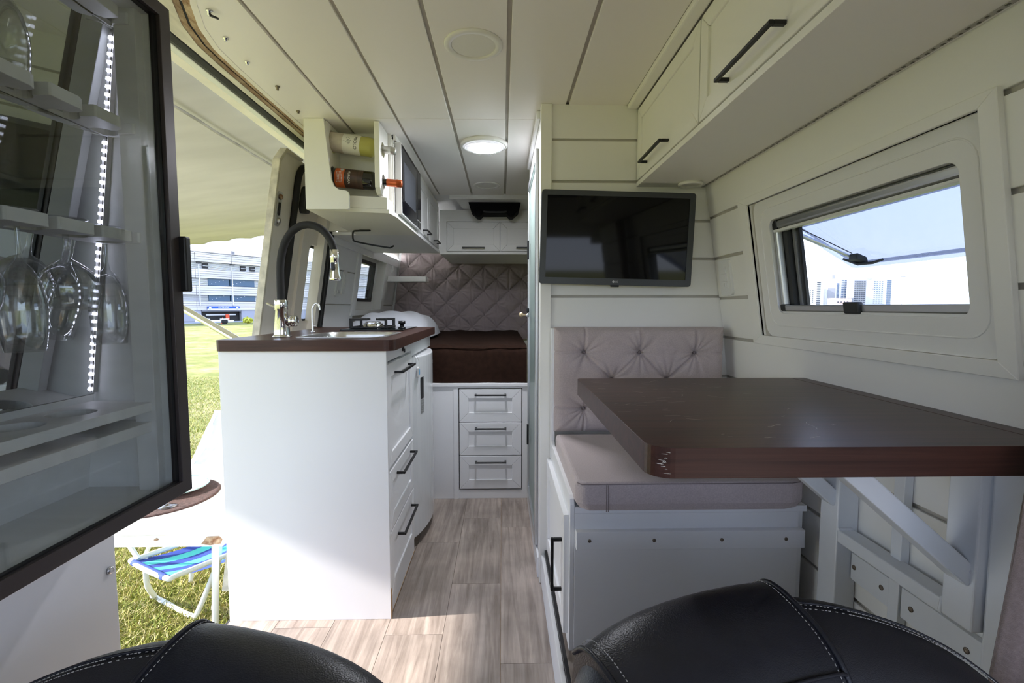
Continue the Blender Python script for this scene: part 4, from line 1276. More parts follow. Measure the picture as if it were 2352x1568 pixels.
for q in [[(0.783, 0.752, 0.60), (0.783, 0.798, 0.60)], [(0.80, 0.803, 0.523), (0.785, 0.803, 0.523), (0.782, 0.803, 0.50)], [(0.783, 1.066, 0.523), (0.815, 1.066, 0.523)]]:
    obj('weld_bead', MB().tube(q, 0.004, 8), FP, tb)
for y0, y1, ys_ in ((0.955, 1.066, (0.975, 1.055)), (0.760, 0.925, (0.785, 0.90))):
    rl = obj('wall_rail', B(0.817, 0.831, y0, y1, 0.405, 0.468), FP, tb, bevel=0.001)
    for y in ys_:
        obj('screw', MB().lathe([(0, 0), (0.0055, 0), (0.0055, 0.0016), (0.0025, 0.001), (0, 0.0006)], (0.817, y, 0.437), (-1, 0, 0), 14), 'screw', rl)
obj('wall_batten', B(0.813, 0.831, 0.927, 0.953, 0.13, 0.803), FP, tb, bevel=0.001)

# television
tv = thing('television', 'black flat screen television tilted on the white boarded partition', 'television', (0.403, 1.72, 1.278))
def TVM(off):
    rl_, tl_ = R(-1.3), R(2.2)
    def f(u, v, w):
        a = u * math.cos(rl_) - v * math.sin(rl_)
        b = u * math.sin(rl_) + v * math.cos(rl_)
        return (0.403 + a, 1.690 - b * math.sin(tl_) - (off + w), 1.278 + b * math.cos(tl_))
    return f
obj('housing', MB().plate(rrect(-0.267, 0.267, -0.160, 0.160, 0.010), [], TVM(-0.030), 0.030), 'tv_bezel', tv, bevel=0.006, seg=3)
obj('bezel', MB().plate(rrect(-0.268, 0.268, -0.161, 0.161, 0.010), [[(-0.248, -0.138), (0.248, -0.138), (0.248, 0.143), (-0.248, 0.143)]], TVM(0.0), 0.006), 'tv_bezel', tv, bevel=0.002)
obj('screen', MB().plate([(-0.248, -0.138), (0.248, -0.138), (0.248, 0.143), (-0.248, 0.143)], [], TVM(0.0), 0.003), 'tv_screen', tv)
tm = TVM(0.0063)
lg = obj('logo', remap(text_mesh('LG', 0.0085), lambda a, b, c: tm(a + 0.004, b - 0.1495, c)), 'logo_grey', tv)
obj('logo_ring', MB().plate(circ(-0.0075, -0.1495, 0.0040, 20), [circ(-0.0075, -0.1495, 0.0008, 8)], TVM(0.0062), 0.0004), 'logo_grey', tv)
obj('sensor', MB().plate(rrect(-0.014, 0.014, -0.167, -0.160, 0.002), [], TVM(-0.01), 0.012), 'black', tv)
obj('wall_mount', B(0.33, 0.48, 1.712, 1.747, 1.22, 1.33), 'black', tv)

# overhead lockers on the dinette side
oh = thing('overhead_locker', 'long white overhead locker with panelled doors above the dinette window', 'cabinet', (0.6, 1.0, 1.474))
obj('body', B(0.502, 0.70, 0.25, 1.745, 1.486, ZC - 0.001), 'white_wall', oh)
obj('bottom_board', MB().hexa([(0.483, 0.25, 1.470), (rx(1.470) - 0.001, 0.25, 1.470), (rx(1.470) - 0.001, 1.746, 1.470), (0.483, 1.746, 1.470), (0.483, 0.25, 1.486), (rx(1.486) - 0.001, 0.25, 1.486), (rx(1.486) - 0.001, 1.746, 1.486), (0.483, 1.746, 1.486)]), 'white_wall', oh, bevel=0.001)
OM = lambda u, v, w: (0.501 - w, u, v)
front('door', 1.206, 1.742, 1.491, 1.737, OM, oh, m='white_wall', border=0.042, hd=(1.52, 1.522, 0.215, True))
front('door', 0.665, 1.200, 1.491, 1.737, OM, oh, m='white_wall', border=0.042, hd=(0.945, 1.522, 0.215, True))
front('door', 0.260, 0.659, 1.491, 1.737, OM, oh, m='white_wall', border=0.042, hd=(0.46, 1.522, 0.215, True))

tp_ = thing('unlit_led_tape', 'unlit dotted light tape along the underside of the long overhead locker', 'light strip', (0.72, 1.1, 1.468))
obj('tape', MB().box(0.716, 0.726, 0.30, 1.740, 1.4688, 1.4699), 'tape', tp_)
dm = MB()
for k in range(96):
    y = 0.31 + k * 0.0148
    dm.box(0.7175 + 0.003 * (k % 2), 0.7215 + 0.003 * (k % 2), y, y + 0.006, 1.4682, 1.4688)
q = obj('tape_chip', dm, 'tape_dark', tp_)
q['kind'] = 'stuff'
sl = thing('spot_lamp', 'small round recessed lamp under the locker end by the television', 'lamp', (0.665, 1.69, 1.47))
obj('rim', MB().lathe([(0.031, 0), (0.040, 0), (0.042, -0.003), (0.042, -0.009), (0.034, -0.011), (0.031, -0.004)], (0.655, 1.685, 1.470), 'Z', 32, True), 'lamp_off', sl)
obj('diffuser', MB().lathe([(0, -0.004), (0.033, -0.004)], (0.655, 1.685, 1.470), 'Z', 28), 'lamp_off', sl)

# ceiling lamps
def downlight(x, y, r, label, on=False):
    t = thing('ceiling_lamp', label, 'lamp', (x, y, ZC), 'round ceiling lamps down the aisle')
    if on:
        obj('rim', MB().lathe([(0, 0), (r, 0), (r, -0.010), (r * 0.94, -0.016), (r * 0.90, -0.016), (r * 0.90, -0.012)], (x, y, ZC), 'Z', 48), 'lamp_off', t)
        obj('lens', MB().lathe([(r * 0.90, -0.013), (r * 0.8, -0.0175), (r * 0.5, -0.021), (0, -0.022)], (x, y, ZC), 'Z', 40), 'lamp_on', t)
        rg = MB()
        for k in range(9):
            rr_ = r * (0.18 + 0.08 * k)
            zz = -0.0225 + 0.006 * (rr_ / r) ** 2
            rg.lathe([(rr_ - 0.0012, zz), (rr_, zz - 0.0012), (rr_ + 0.0012, zz)], (x, y, ZC), 'Z', 40)
        q = obj('lens_ring', rg, 'plastic_white', t)
        for k in range(7):
            a = 2 * math.pi * k / 7 + 0.22
            c, s_ = math.cos(a), math.sin(a)
            p = []
            for zz in (-0.0245, -0.0215):
                for rr_, tt in ((0.018, -0.004), (r * 0.66, -0.0055), (r * 0.66, 0.0055), (0.018, 0.004)):
                    p.append((x + c * rr_ - s_ * tt, y + s_ * rr_ + c * tt, ZC + zz + 0.004 * (rr_ / r) ** 2))
            hb_ = obj('led_bar', MB().hexa(p), 'plastic_white', t)
            obj('led_face', MB().add([(q_[0], q_[1], q_[2] - 0.0004) for q_ in p[:4]], [(0, 1, 2, 3)]), 'lamp_led', hb_)
    else:
        obj('rim', MB().lathe([(0, 0), (r, 0), (r, -0.002), (r * 0.96, -0.005), (r * 0.76, -0.005), (r * 0.75, -0.002)], (x, y, ZC), 'Z', 48), 'lamp_off', t)
        obj('diffuser', MB().lathe([(r * 0.745, -0.003), (0, -0.0035)], (x, y, ZC), 'Z', 40), 'lamp_off', t)
    return t
downlight(-0.077, 1.366, 0.080, 'large unlit flat ceiling lamp nearest the camera')
downlight(-0.077, 2.160, 0.103, 'lit domed ceiling lamp with star shaped light in mid-aisle', True)
downlight(-0.088, 2.877, 0.079, 'unlit flat ceiling lamp deepest in the van before the bed')

# ================================================================ glass wine cabinet
def mx_(z):
    return -0.755 + (z - 0.715) * 0.1186
wc = thing('wine_cabinet', 'wall cabinet with smoked glass door, mirror back and light strip, holding stemware', 'cabinet', (-0.68, 0.52, 0.70))
Y0, Y1 = 0.02, 0.885
obj('top_board', B(-0.785, -0.603, Y0, Y1, 1.540, 1.574), 'white_grain', wc, bevel=0.001)
obj('bottom_board', B(-0.785, -0.603, Y0, Y1, 0.692, 0.712), 'white_grain', wc, bevel=0.001)
obj('side_board', B(-0.785, -0.603, 0.870, 0.885, 0.712, 1.540), 'white_grain', wc, bevel=0.001)
obj('side_board', B(-0.785, -0.603, Y0, Y0 + 0.015, 0.712, 1.540), 'white_grain', wc)
obj('face_stile', B(-0.652, -0.616, 0.853, 0.870, 0.712, 1.540), 'white_grain', wc, bevel=0.001)
obj('back_mirror', MB().hexa([(mx_(0.885) - 0.003, Y0 + 0.015, 0.885), (mx_(0.885), Y0 + 0.015, 0.885), (mx_(0.885), 0.870, 0.885), (mx_(0.885) - 0.003, 0.870, 0.885), (mx_(1.54) - 0.003, Y0 + 0.015, 1.54), (mx_(1.54), Y0 + 0.015, 1.54), (mx_(1.54), 0.870, 1.54), (mx_(1.54) - 0.003, 0.870, 1.54)]), 'mirror', wc)
obj('back_board', MB().hexa([(mx_(0.712) - 0.012, Y0 + 0.015, 0.712), (mx_(0.712), Y0 + 0.015, 0.712), (mx_(0.712), 0.870, 0.712), (mx_(0.712) - 0.012, 0.870, 0.712), (mx_(0.884) - 0.012, Y0 + 0.015, 0.884), (mx_(0.884), Y0 + 0.015, 0.884), (mx_(0.884), 0.870, 0.884), (mx_(0.884) - 0.012, 0.870, 0.884)]), 'white_grain', wc)
def comb(z, rnd):
    back = mx_(z) + 0.001
    fx = -0.625
    g = 0.0068
    pts = [(back, Y0 + 0.016), (fx, Y0 + 0.016)]
    k = -9
    while True:
        yc = 0.8415 + 0.0745 * k
        if yc > 0.85:
            break
        if yc > Y0 + 0.05:
            pts += [(fx - rnd, yc - g - 0.0005) if False else (fx - 0.004, yc - g - 0.003)] if False else []
            pts += [(fx, yc - g - rnd), (fx - rnd * 0.35, yc - g - rnd * 0.3), (fx - rnd, yc - g)]
            a0 = math.degrees(math.asin(g / 0.019))
            pts += [(-0.668 + 0.019 * math.cos(R(a)), yc + 0.019 * math.sin(R(a))) for a in [-a0 - t * (360 - 2 * a0) / 18 for t in range(19)]]
            pts += [(fx - 0.002, yc + g), (fx, yc + g + 0.002)]
        k += 1
    pts += [(fx, 0.869), (back, 0.869)]
    out = [pts[0]]
    for p in pts[1:]:
        if math.hypot(p[0] - out[-1][0], p[1] - out[-1][1]) > 1e-4:
            out.append(p)
    return out
for z, rnd in ((1.150, 0.003), (1.333, 0.014), (1.512, 0.006)):
    obj('stem_shelf', MB().plate(comb(z, rnd), [], XY(z), 0.018), 'white_grain', wc, bevel=0.0006, seg=1)
bk_ = mx_(0.87)
hl = [circ(-0.684, 0.765 - 0.088 * k, 0.0315, 26) for k in range(8)]
obj('cup_shelf', MB().plate([(bk_, Y0 + 0.016), (-0.622, Y0 + 0.016), (-0.622, 0.869), (bk_, 0.869)], hl, XY(0.856), 0.016), 'white_grain', wc, bevel=0.0006, seg=1)
obj('lower_shelf', B(mx_(0.83) + 0.001, -0.624, Y0 + 0.016, 0.869, 0.819, 0.837), 'white_grain', wc, bevel=0.0006, seg=1)
lt = obj('led_tape', MB().hexa([(mx_(0.888) + 0.001, 0.864, 0.888), (mx_(0.888) + 0.004, 0.862, 0.888), (mx_(0.888) + 0.007, 0.868, 0.888), (mx_(0.888) + 0.002, 0.8695, 0.888), (mx_(1.505) + 0.001, 0.864, 1.505), (mx_(1.505) + 0.004, 0.862, 1.505), (mx_(1.505) + 0.007, 0.868, 1.505), (mx_(1.505) + 0.002, 0.8695, 1.505)]), 'tape', wc)
dots = MB()
for k in range(46):
    z = 0.892 + k * 0.01335
    if any(a - 0.004 < z < a + 0.022 for a in (1.150, 1.333)):
        continue
    x = mx_(z)
    dots.box(x, x + 0.0036, 0.8590, 0.8635, z, z + 0.0048)
q = obj('led_chip', dots, 'led', lt)
q['kind'] = 'stuff'
dr = obj('door', MB().plate([(Y0 - 0.01, 0.699), (0.893, 0.699), (0.893, 1.560), (Y0 - 0.01, 1.560)], [[(Y0 + 0.015, 0.722), (0.867, 0.722), (0.867, 1.537), (Y0 + 0.015, 1.537)]], YZ(-0.6025), 0.019), 'bronze_frame', wc, bevel=0.001)
obj('pane', B(-0.598, -0.594, Y0 + 0.012, 0.870, 0.719, 1.540), 'glass_smoke', dr)
obj('gasket', MB().plate([(Y0 + 0.015, 0.722), (0.867, 0.722), (0.867, 1.537), (Y0 + 0.015, 1.537)], [[(Y0 + 0.018, 0.7245), (0.8645, 0.7245), (0.8645, 1.5345), (Y0 + 0.018, 1.5345)]], YZ(-0.594), 0.004), 'black', dr)
obj('handle', B(-0.600, -0.572, 0.888, 0.904, 1.068, 1.168), 'black', dr, bevel=0.003)

GP = {
    'goblet': [(0.031, -0.004), (0.031, -0.003), (0.006, 0.004), (0.0042, 0.012), (0.0040, 0.045), (0.0065, 0.058), (0.020, 0.066), (0.034, 0.078), (0.0425, 0.096), (0.0425, 0.106), (0.040, 0.124), (0.037, 0.138), (0.0362, 0.138), (0.039, 0.124), (0.0413, 0.106), (0.0413, 0.097), (0.033, 0.080), (0.019, 0.0685), (0.0, 0.064)],
    'tulip': [(0.029, -0.004), (0.029, -0.003), (0.006, 0.004), (0.0040, 0.012), (0.0038, 0.058), (0.0058, 0.068), (0.016, 0.078), (0.027, 0.096), (0.0335, 0.122), (0.0345, 0.140), (0.032, 0.168), (0.0285, 0.196), (0.0277, 0.196), (0.031, 0.168), (0.0335, 0.140), (0.0325, 0.122), (0.026, 0.098), (0.0145, 0.081), (0.0, 0.076)],
}
def stem_glass(kind, yc, zs, label):
    k_ = 0.91 if kind == 'goblet' else 0.80
    g = tag(obj('stem_glass', MB().lathe([(0.0, -0.0045)] + [(a * k_, b) for a, b in GP[kind]], (-0.677, yc, zs + 0.018 + 0.005), (0, 0, -1), 32), 'stemware'), label, 'wine glass', 'stemware hanging in the glass cabinet')
    return g
stem_glass('goblet', 0.767, 1.150, 'round bowled wine glass hanging in the middle shelf slots')
stem_glass('tulip', 0.8415, 1.150, 'tall narrow wine glass hanging closest to the light strip')
stem_glass('tulip', 0.6925, 1.150, 'tall narrow wine glass hanging between the two round bowled glasses')
stem_glass('goblet', 0.6180, 1.150, 'round bowled wine glass cut off by the picture edge on the middle shelf')
stem_glass('tulip', 0.6925, 1.512, 'tall wine glass hanging from the top shelf of the cabinet')

# ================================================================ curtain and cab seats
def cur(u, v):
    z = 0.15 + 1.31 * v
    x0 = 0.654 + (z - 0.55) * 0.150
    x = min(x0 + 0.16 * u, rx(z) - 0.045)
    x0 = min(x0, rx(z) - 0.07)
    x = max(x, x0 + 0.02 * u)
    y = 0.590 - 0.15 * u + (0.010 + 0.024 * u) * math.sin(u * 30 + 1.5 * v) + 0.006 * math.sin(u * 63 + 3 * v)
    return (x + 0.005 * math.sin(v * 7 + u * 9), y, z)
cmb = MB().grid(cur, 90, 40)
cu_o = tag(obj('curtain', cmb, 'curtain_cloth'), 'mauve-brown cloth curtain hanging beside the passenger seat', 'curtain')
so_ = cu_o.modifiers.new('thick', 'SOLIDIFY')
so_.thickness = 0.003

def cab_seat(label, mir, tx, ty, tz=0.0):
    def W_(x, y, z):
        return ((-x if mir else x) + tx, y + ty, z + tz)
    base = W_(0.33, 0.5, -0.2)
    t = thing('cab_seat', label, 'seat', base, 'swivelling cab seats')
    # ridge stations: (x, y, z)
    pan = [(0.104, 0.527, 0.640), (0.135, 0.545, 0.653), (0.190, 0.571, 0.661), (0.250, 0.592, 0.6645), (0.310, 0.609, 0.6655), (0.355, 0.620, 0.664), (0.370, 0.624, 0.661)]
    bol = [(0.345, 0.615, 0.648), (0.385, 0.612, 0.650), (0.430, 0.607, 0.647), (0.480, 0.596, 0.640), (0.530, 0.580, 0.626), (0.575, 0.562, 0.603), (0.615, 0.540, 0.568), (0.640, 0.515, 0.520), (0.650, 0.49, 0.44), (0.652, 0.47, 0.30)]
    inn = [(0.125, 0.535, 0.640), (0.107, 0.522, 0.628), (0.090, 0.507, 0.600), (0.080, 0.493, 0.555), (0.076, 0.483, 0.48), (0.076, 0.478, 0.30)]
    def sect(P, fx, fy, dz=0.0, full=True):
        x, y, z = P
        z += dz
        rows_ = [(-0.05, min(z, 0.02)), (-0.048, 0.5 * z), (-0.045, z - 0.055), (-0.034, z - 0.022), (-0.018, z - 0.006), (0.0, z), (0.025, z - 0.001), (0.055, z - 0.008), (0.085, z - 0.020), (0.112, z - 0.042), (0.130, z - 0.080), (0.145, z - 0.17), (0.165, min(z - 0.2, 0.30)), (0.19, 0.02)]
        return [W_(x + fx * a, y + fy * a, b) for a, b in rows_]
    def loft(stations, f0, f1, dz=0.0):
        m = len(stations)
        nrow = 14
        vs, fs = [], []
        for i, P in enumerate(stations):
            q = i / (m - 1)
            fx, fy = f0[0] * (1 - q) + f1[0] * q, f0[1] * (1 - q) + f1[1] * q
            vs += sect(P, fx, fy, dz)
        for i in range(m - 1):
            for k in range(nrow - 1):
                fs.append((i * nrow + k, (i + 1) * nrow + k, (i + 1) * nrow + k + 1, i * nrow + k + 1))
        mb = MB().add(vs, fs, True)
        mb.add(vs[:nrow], [tuple(range(nrow))])
        mb.add(vs[-nrow:], [tuple(range(nrow))[::-1]])
        return mb
    obj('back_panel', loft(pan, (0.42, -0.91), (0.22, -0.97)), 'leather', t, subsurf=1)
    bo = obj('side_bolster', loft(bol, (0.22, -0.97), (-0.05, -1.0)), 'leather_matte', t, subsurf=1)
    obj('side_bolster', loft(inn, (0.42, -0.91), (0.3, -0.95)), 'leather', t, subsurf=1)
    # piping and stitches
    def line(st, f, lift, i0=3, i1=12, nm='piping', r=0.0022, m='leather'):
        pts = [Vector(q) + Vector((0, 0, lift)) for q in sect(st, f[0], f[1])[i0:i1]]
        obj(nm, MB().tube(smoothpts(pts, 4), r, 8), m, t)
    line((0.372, 0.625, 0.661), (0.22, -0.97), -0.001, r=0.0035)
    line((0.102, 0.526, 0.641), (0.42, -0.91), -0.001, r=0.0032)
    def stitches(pts, nm='stitch'):
        mb = MB()
        pts = smoothpts(pts, 12)
        acc = 0.0
        for a, b in zip(pts[:-1], pts[1:]):
            d_ = (b - a).length
            acc += d_
            if acc > 0.0042:
                acc = 0
                e = (b - a).normalized() * 0.0028
                mb.tube([a, a + e], 0.00055, 5)
        if mb.v:
            q = obj(nm, mb, 'stitch', t)
            q['kind'] = 'stuff'
    stitches([Vector(q) + Vector((0, 0, 0.001)) for q in sect((0.362, 0.622, 0.662), 0.22, -0.97)[3:12]])
    stitches([Vector(q) + Vector((0, 0, 0.001)) for q in sect((0.112, 0.532, 0.645), 0.42, -0.91)[3:12]])
    for off_, dz_ in ((0.018, 0.0012), (0.026, 0.0014)):
        pts = []
        for i, P in enumerate(bol[1:]):
            q = (i + 1) / (len(bol) - 1)
            fx, fy = 0.22 * (1 - q) - 0.05 * q, -0.97 * (1 - q) - 1.0 * q
            pts.append(Vector(W_(P[0] + fx * off_ - 0.004 * q, P[1] + fy * off_, P[2] + dz_ - (0.0 if off_ < 0.02 else 0.0008))))
        stitches(pts)
    obj('bolster_seam', MB().tube(smoothpts([Vector(W_(P[0] + 0.012 * (0.22 - 0.27 * i / 9), P[1] - 0.012, P[2] + 0.0004)) for i, P in enumerate(bol[1:])], 4), 0.0018, 8), 'leather', t)
    # lower cross seam, seat squab and pedestal
    lows = []
    for i, P in enumerate(pan):
        q = i / (len(pan) - 1)
        fx, fy = 0.42 * (1 - q) + 0.22 * q, -0.91 * (1 - q) - 0.97 * q
        a = 0.114
        lows.append(Vector(W_(P[0] + fx * a, P[1] + fy * a, P[2] - 0.0425)))
    obj('cross_seam', MB().tube(smoothpts(lows, 4), 0.0022, 8), 'leather', t)
    x0, x1 = sorted((W_(0.10, 0, 0)[0], W_(0.60, 0, 0)[0]))
    obj('seat_squab', B(x0, x1, -0.10 + ty, 0.34 + ty, -0.02, 0.16), 'leather', t, bevel=0.04, seg=3)
    obj('pedestal', B(x0 + 0.06, x1 - 0.06, 0.0 + ty, 0.42 + ty, -0.19, -0.02), 'dark_grey_plastic', t, bevel=0.01)
    return t
cab_seat('black leather cab seat beside the dining table and curtain', False, 0.0, 0.0)
cab_seat('black leather cab seat below the glass wine cabinet', True, -0.028, -0.03, -0.028)

# ================================================================ outside
GZ = -0.55
gm = bpy.data.materials.new('lawn')
gm.use_nodes = True
n_, l_ = gm.node_tree.nodes, gm.node_tree.links
pb = n_['Principled BSDF']
pb.inputs['Roughness'].default_value = 0.95
pb.inputs['Specular IOR Level'].default_value = 0.1
tc = n_.new('ShaderNodeTexCoord')
n1 = n_.new('ShaderNodeTexNoise')
n1.inputs['Scale'].default_value = 0.9
n1.inputs['Detail'].default_value = 8
n1.inputs['Roughness'].default_value = 0.75
l_.new(tc.outputs['Object'], n1.inputs['Vector'])
cr = n_.new('ShaderNodeValToRGB')
e = cr.color_ramp.elements
e[0].position, e[0].color = 0.36, (0.14, 0.16, 0.04, 1)
e[1].position, e[1].color = 0.66, (0.38, 0.32, 0.17, 1)
m1 = e.new(0.5)
m1.color = (0.22, 0.215, 0.065, 1)
l_.new(n1.outputs[0], cr.inputs[0])
l_.new(cr.outputs[0], pb.inputs['Base Color'])
MATS['lawn'] = gm
ground = struct('ground', MB().add([(-1500, -1500, GZ), (1500, -1500, GZ), (1500, 1500, GZ), (-1500, 1500, GZ)], [(0, 1, 2, 3)]), 'lawn', 'dry sunlit lawn stretching to the parking building', 'ground')

# grass blades: too many to count
bmn = bpy.data.materials.new('grass_blade')
bmn.use_nodes = True
n_, l_ = bmn.node_tree.nodes, bmn.node_tree.links
pb = n_['Principled BSDF']
pb.inputs['Roughness'].default_value = 0.7
pb.inputs['Specular IOR Level'].default_value = 0.15
ge = n_.new('ShaderNodeNewGeometry')
cr = n_.new('ShaderNodeValToRGB')
e = cr.color_ramp.elements
e[0].position, e[0].color = 0.0, (0.17, 0.22, 0.04, 1)
e[1].position, e[1].color = 1.0, (0.50, 0.42, 0.25, 1)
q = e.new(0.4)
q.color = (0.28, 0.30, 0.06, 1)
q = e.new(0.65)
q.color = (0.45, 0.40, 0.13, 1)
l_.new(ge.outputs['Random Per Island'], cr.inputs[0])
l_.new(cr.outputs[0], pb.inputs['Base Color'])
MATS['grass_blade'] = bmn
NB = 110000
t = np.random.rand(NB) ** 1.6
gy = 1.4 + 9.5 * t
gx = -gy * (0.30 + 0.85 * np.random.rand(NB)) - 0.25
gx = np.minimum(gx, -1.12)
hh = 0.018 + 0.03 * np.random.rand(NB)
ww = 0.0022 + 0.0018 * np.random.rand(NB) + 0.0006 * gy / 3
aa = np.random.rand(NB) * 2 * np.pi
lx_, ly_ = np.random.randn(NB) * 0.028, np.random.randn(NB) * 0.028
V = np.zeros((NB, 3, 3), dtype=np.float32)
V[:, 0] = np.stack([gx - np.cos(aa) * ww, gy - np.sin(aa) * ww, np.full(NB, GZ)], 1)
V[:, 1] = np.stack([gx + np.cos(aa) * ww, gy + np.sin(aa) * ww, np.full(NB, GZ)], 1)
V[:, 2] = np.stack([gx + lx_, gy + ly_, GZ + hh], 1)
me = bpy.data.meshes.new('grass')
me.vertices.add(NB * 3)
me.vertices.foreach_set('co', V.reshape(-1))
me.loops.add(NB * 3)
me.loops.foreach_set('vertex_index', np.arange(NB * 3, dtype=np.int32))
me.polygons.add(NB)
me.polygons.foreach_set('loop_start', np.arange(0, NB * 3, 3, dtype=np.int32))
me.update(calc_edges=True)
me.validate()
me.materials.append(bmn)
go = bpy.data.objects.new('grass', me)
COL.objects.link(go)
tag(go, 'short yellow-green grass growing outside the open sliding door', 'grass', kind='stuff')

# sliding door pushed back along the body
OFF = 0.06
sdr = thing('sliding_door', 'cream sliding door pushed open behind the kitchen, with inner trim and window', 'van door', (-1.05, 2.5, -0.1))
obj('outer_panel', MB().plate([(2.045, -0.2), (3.2, -0.2), (3.2, 1.705), (2.10, 1.705), (2.07, 1.69), (2.045, 1.64)], [rrect(2.42, 3.02, 0.975, 1.345, 0.03)], LM(OFF), 0.012), 'body_paint', sdr, bevel=0.003)
obj('front_flange', MB().plate([(2.035, -0.2), (2.050, -0.2), (2.050, 1.64), (2.095, 1.695), (2.25, 1.70), (2.25, 1.708), (2.085, 1.708), (2.035, 1.65)], [], LM(OFF - 0.014), 0.03), 'cream_metal', sdr, bevel=0.002)
def dpt(y, z, off=OFF):
    return (lx(z) - off, y, z)
obj('door_seal', MB().tube(smoothpts([dpt(2.225, z, OFF - 0.012) for z in (-0.2, 0.3, 0.8, 1.2, 1.5, 1.60)] + [dpt(2.235, 1.645, OFF - 0.012), dpt(2.262, 1.672, OFF - 0.012), dpt(2.31, 1.682, OFF - 0.012), dpt(2.6, 1.684, OFF - 0.012)], 4), 0.0145, 10), 'rubber', sdr)
obj('inner_trim', MB().plate(rrect(2.255, 3.18, -0.15, 1.665, 0.05), [rrect(2.40, 3.04, 0.955, 1.365, 0.035)], LM(OFF - 0.010), 0.010), 'body_plastic', sdr, bevel=0.003)
obj('window_trim', MB().plate(rrect(2.325, 3.10, 0.885, 1.43, 0.05), [rrect(2.415, 3.025, 0.97, 1.35, 0.03)], LM(OFF - 0.024), 0.016), 'body_plastic', sdr, bevel=0.006, seg=3)
obj('window_seal', MB().plate(rrect(2.412, 3.028, 0.967, 1.353, 0.03), [rrect(2.424, 3.016, 0.979, 1.341, 0.028)], LM(OFF - 0.004), 0.014), 'rubber', sdr)
obj('pane', MB().plate(rrect(2.42, 3.02, 0.975, 1.345, 0.03), [], LM(OFF + 0.004), 0.004), 'glass_clear', sdr)
lt_ = obj('latch_plate', MB().plate(rrect(2.078, 2.118, 1.385, 1.53, 0.012), [], LM(OFF - 0.004), 0.004), 'steel', sdr, bevel=0.001)
obj('latch_bolt', MB().lathe([(0, 0), (0.012, 0), (0.010, 0.008), (0, 0.008)], dpt(2.098, 1.508, OFF - 0.004), 'X', 14), 'rust', lt_)
obj('latch_bolt', MB().lathe([(0, 0), (0.012, 0), (0.010, 0.010), (0, 0.010)], dpt(2.098, 1.408, OFF - 0.004), 'X', 14), 'steel', lt_)
obj('latch_recess', MB().plate(rrect(2.090, 2.108, 1.43, 1.485, 0.008), [], LM(OFF - 0.006), 0.002), 'dark_grey_plastic', lt_)
obj('guide_cover', MB().plate([(2.262, 1.50), (2.285, 1.475), (2.33, 1.48), (2.335, 1.55), (2.318, 1.585), (2.285, 1.60), (2.268, 1.585)], [], LM(OFF - 0.04), 0.03), 'dark_grey_plastic', sdr, bevel=0.006)
obj('roller_tube', MB().tube([dpt(2.275, 1.632, OFF - 0.03), (dpt(2.34, 1.632, 0)[0] + 0.02, 2.34, 1.63)], 0.014, 14), 'plastic_white', sdr)

# awning
def awz(x):
    return 1.715 + 0.136 * (x + 2.2)
def aw(u, v):
    x = -0.955 - 2.345 * u
    yend = 4.52 + 0.035 * abs(math.sin(u * 34)) + 0.02 * math.sin(u * 7)
    y = 0.45 + (yend - 0.45) * v
    sag = 0.028 * math.sin(math.pi * u) * math.sin(math.pi * v) + 0.006 * math.sin(u * 9 + v * 4) * math.sin(math.pi * u)
    droop = 0.02 * (max(0, v - 0.965) / 0.035) + 0.006 * math.sin(u * 68) * max(0, v - 0.9) * 10
    return (x, y, awz(x) - sag - droop)
awn = thing('awning', 'beige cloth awning stretched out from the van roof over the lawn', 'awning', (-2.1, 2.5, 1.6))
cl = obj('cloth', MB().grid(aw, 140, 60), 'awning_cloth', awn)
so_ = cl.modifiers.new('thick', 'SOLIDIFY')
so_.thickness = 0.003
so_.offset = 1
obj('seam', MB().tube([(-1.255, 0.45 + 4.05 * k / 40, awz(-1.255) - 0.020 - 0.016 * math.sin(math.pi * k / 40) + 0.002 * math.sin(k * 2.1)) for k in range(41)], 0.006, 6), 'awning_seam', awn)
obj('front_rail', MB().tube([(-3.30, 0.45, awz(-3.3) + 0.005), (-3.30, 4.5, awz(-3.3) + 0.005)], 0.02, 12), 'frame_paint', awn)
obj('cassette', B(-1.04, -0.948, 0.4, 4.55, awz(-0.96) - 0.008, awz(-0.96) + 0.07), 'frame_paint', awn, bevel=0.01)
obj('support_leg', MB().tube([(-1.04, 1.99, 0.875), (-3.28, 3.70, 1.55)], 0.016, 14), 'chrome', awn)

# picnic table with things on it
pt = thing('folding_table', 'white folding picnic table with a rusty corner outside the door', 'table', (-1.6, 2.15, GZ))
obj('table_top', B(-2.15, -1.05, 1.765, 2.55, 0.185, 0.200), 'table_white', pt, bevel=0.003)
obj('apron', B(-2.14, -1.055, 1.768, 1.79, 0.140, 0.186), 'table_white', pt, bevel=0.002)
obj('apron', B(-1.075, -1.052, 1.79, 2.54, 0.140, 0.186), 'table_white', pt, bevel=0.002)
obj('rust_patch', MB().add([(-1.135, 1.7672, 0.150), (-1.10, 1.7672, 0.146), (-1.06, 1.7672, 0.152), (-1.052, 1.7672, 0.170), (-1.065, 1.7672, 0.182), (-1.11, 1.7672, 0.180)], [(0, 1, 2, 3, 4, 5)]), 'rust', pt)
obj('rust_patch', MB().add([(-1.31, 1.7672, 0.168), (-1.30, 1.7672, 0.164), (-1.288, 1.7672, 0.170), (-1.297, 1.7672, 0.177)], [(0, 1, 2, 3)]), 'rust', pt)
for q in [(-1.10, 1.80, -1.165, 1.86), (-1.10, 2.50, -1.165, 2.46), (-2.10, 1.80, -2.04, 1.86), (-2.10, 2.50, -2.04, 2.46)]:
    obj('leg', MB().tube([(q[0], q[1], 0.15), (q[2], q[3], GZ)], 0.013, 10), 'tube_white', pt)
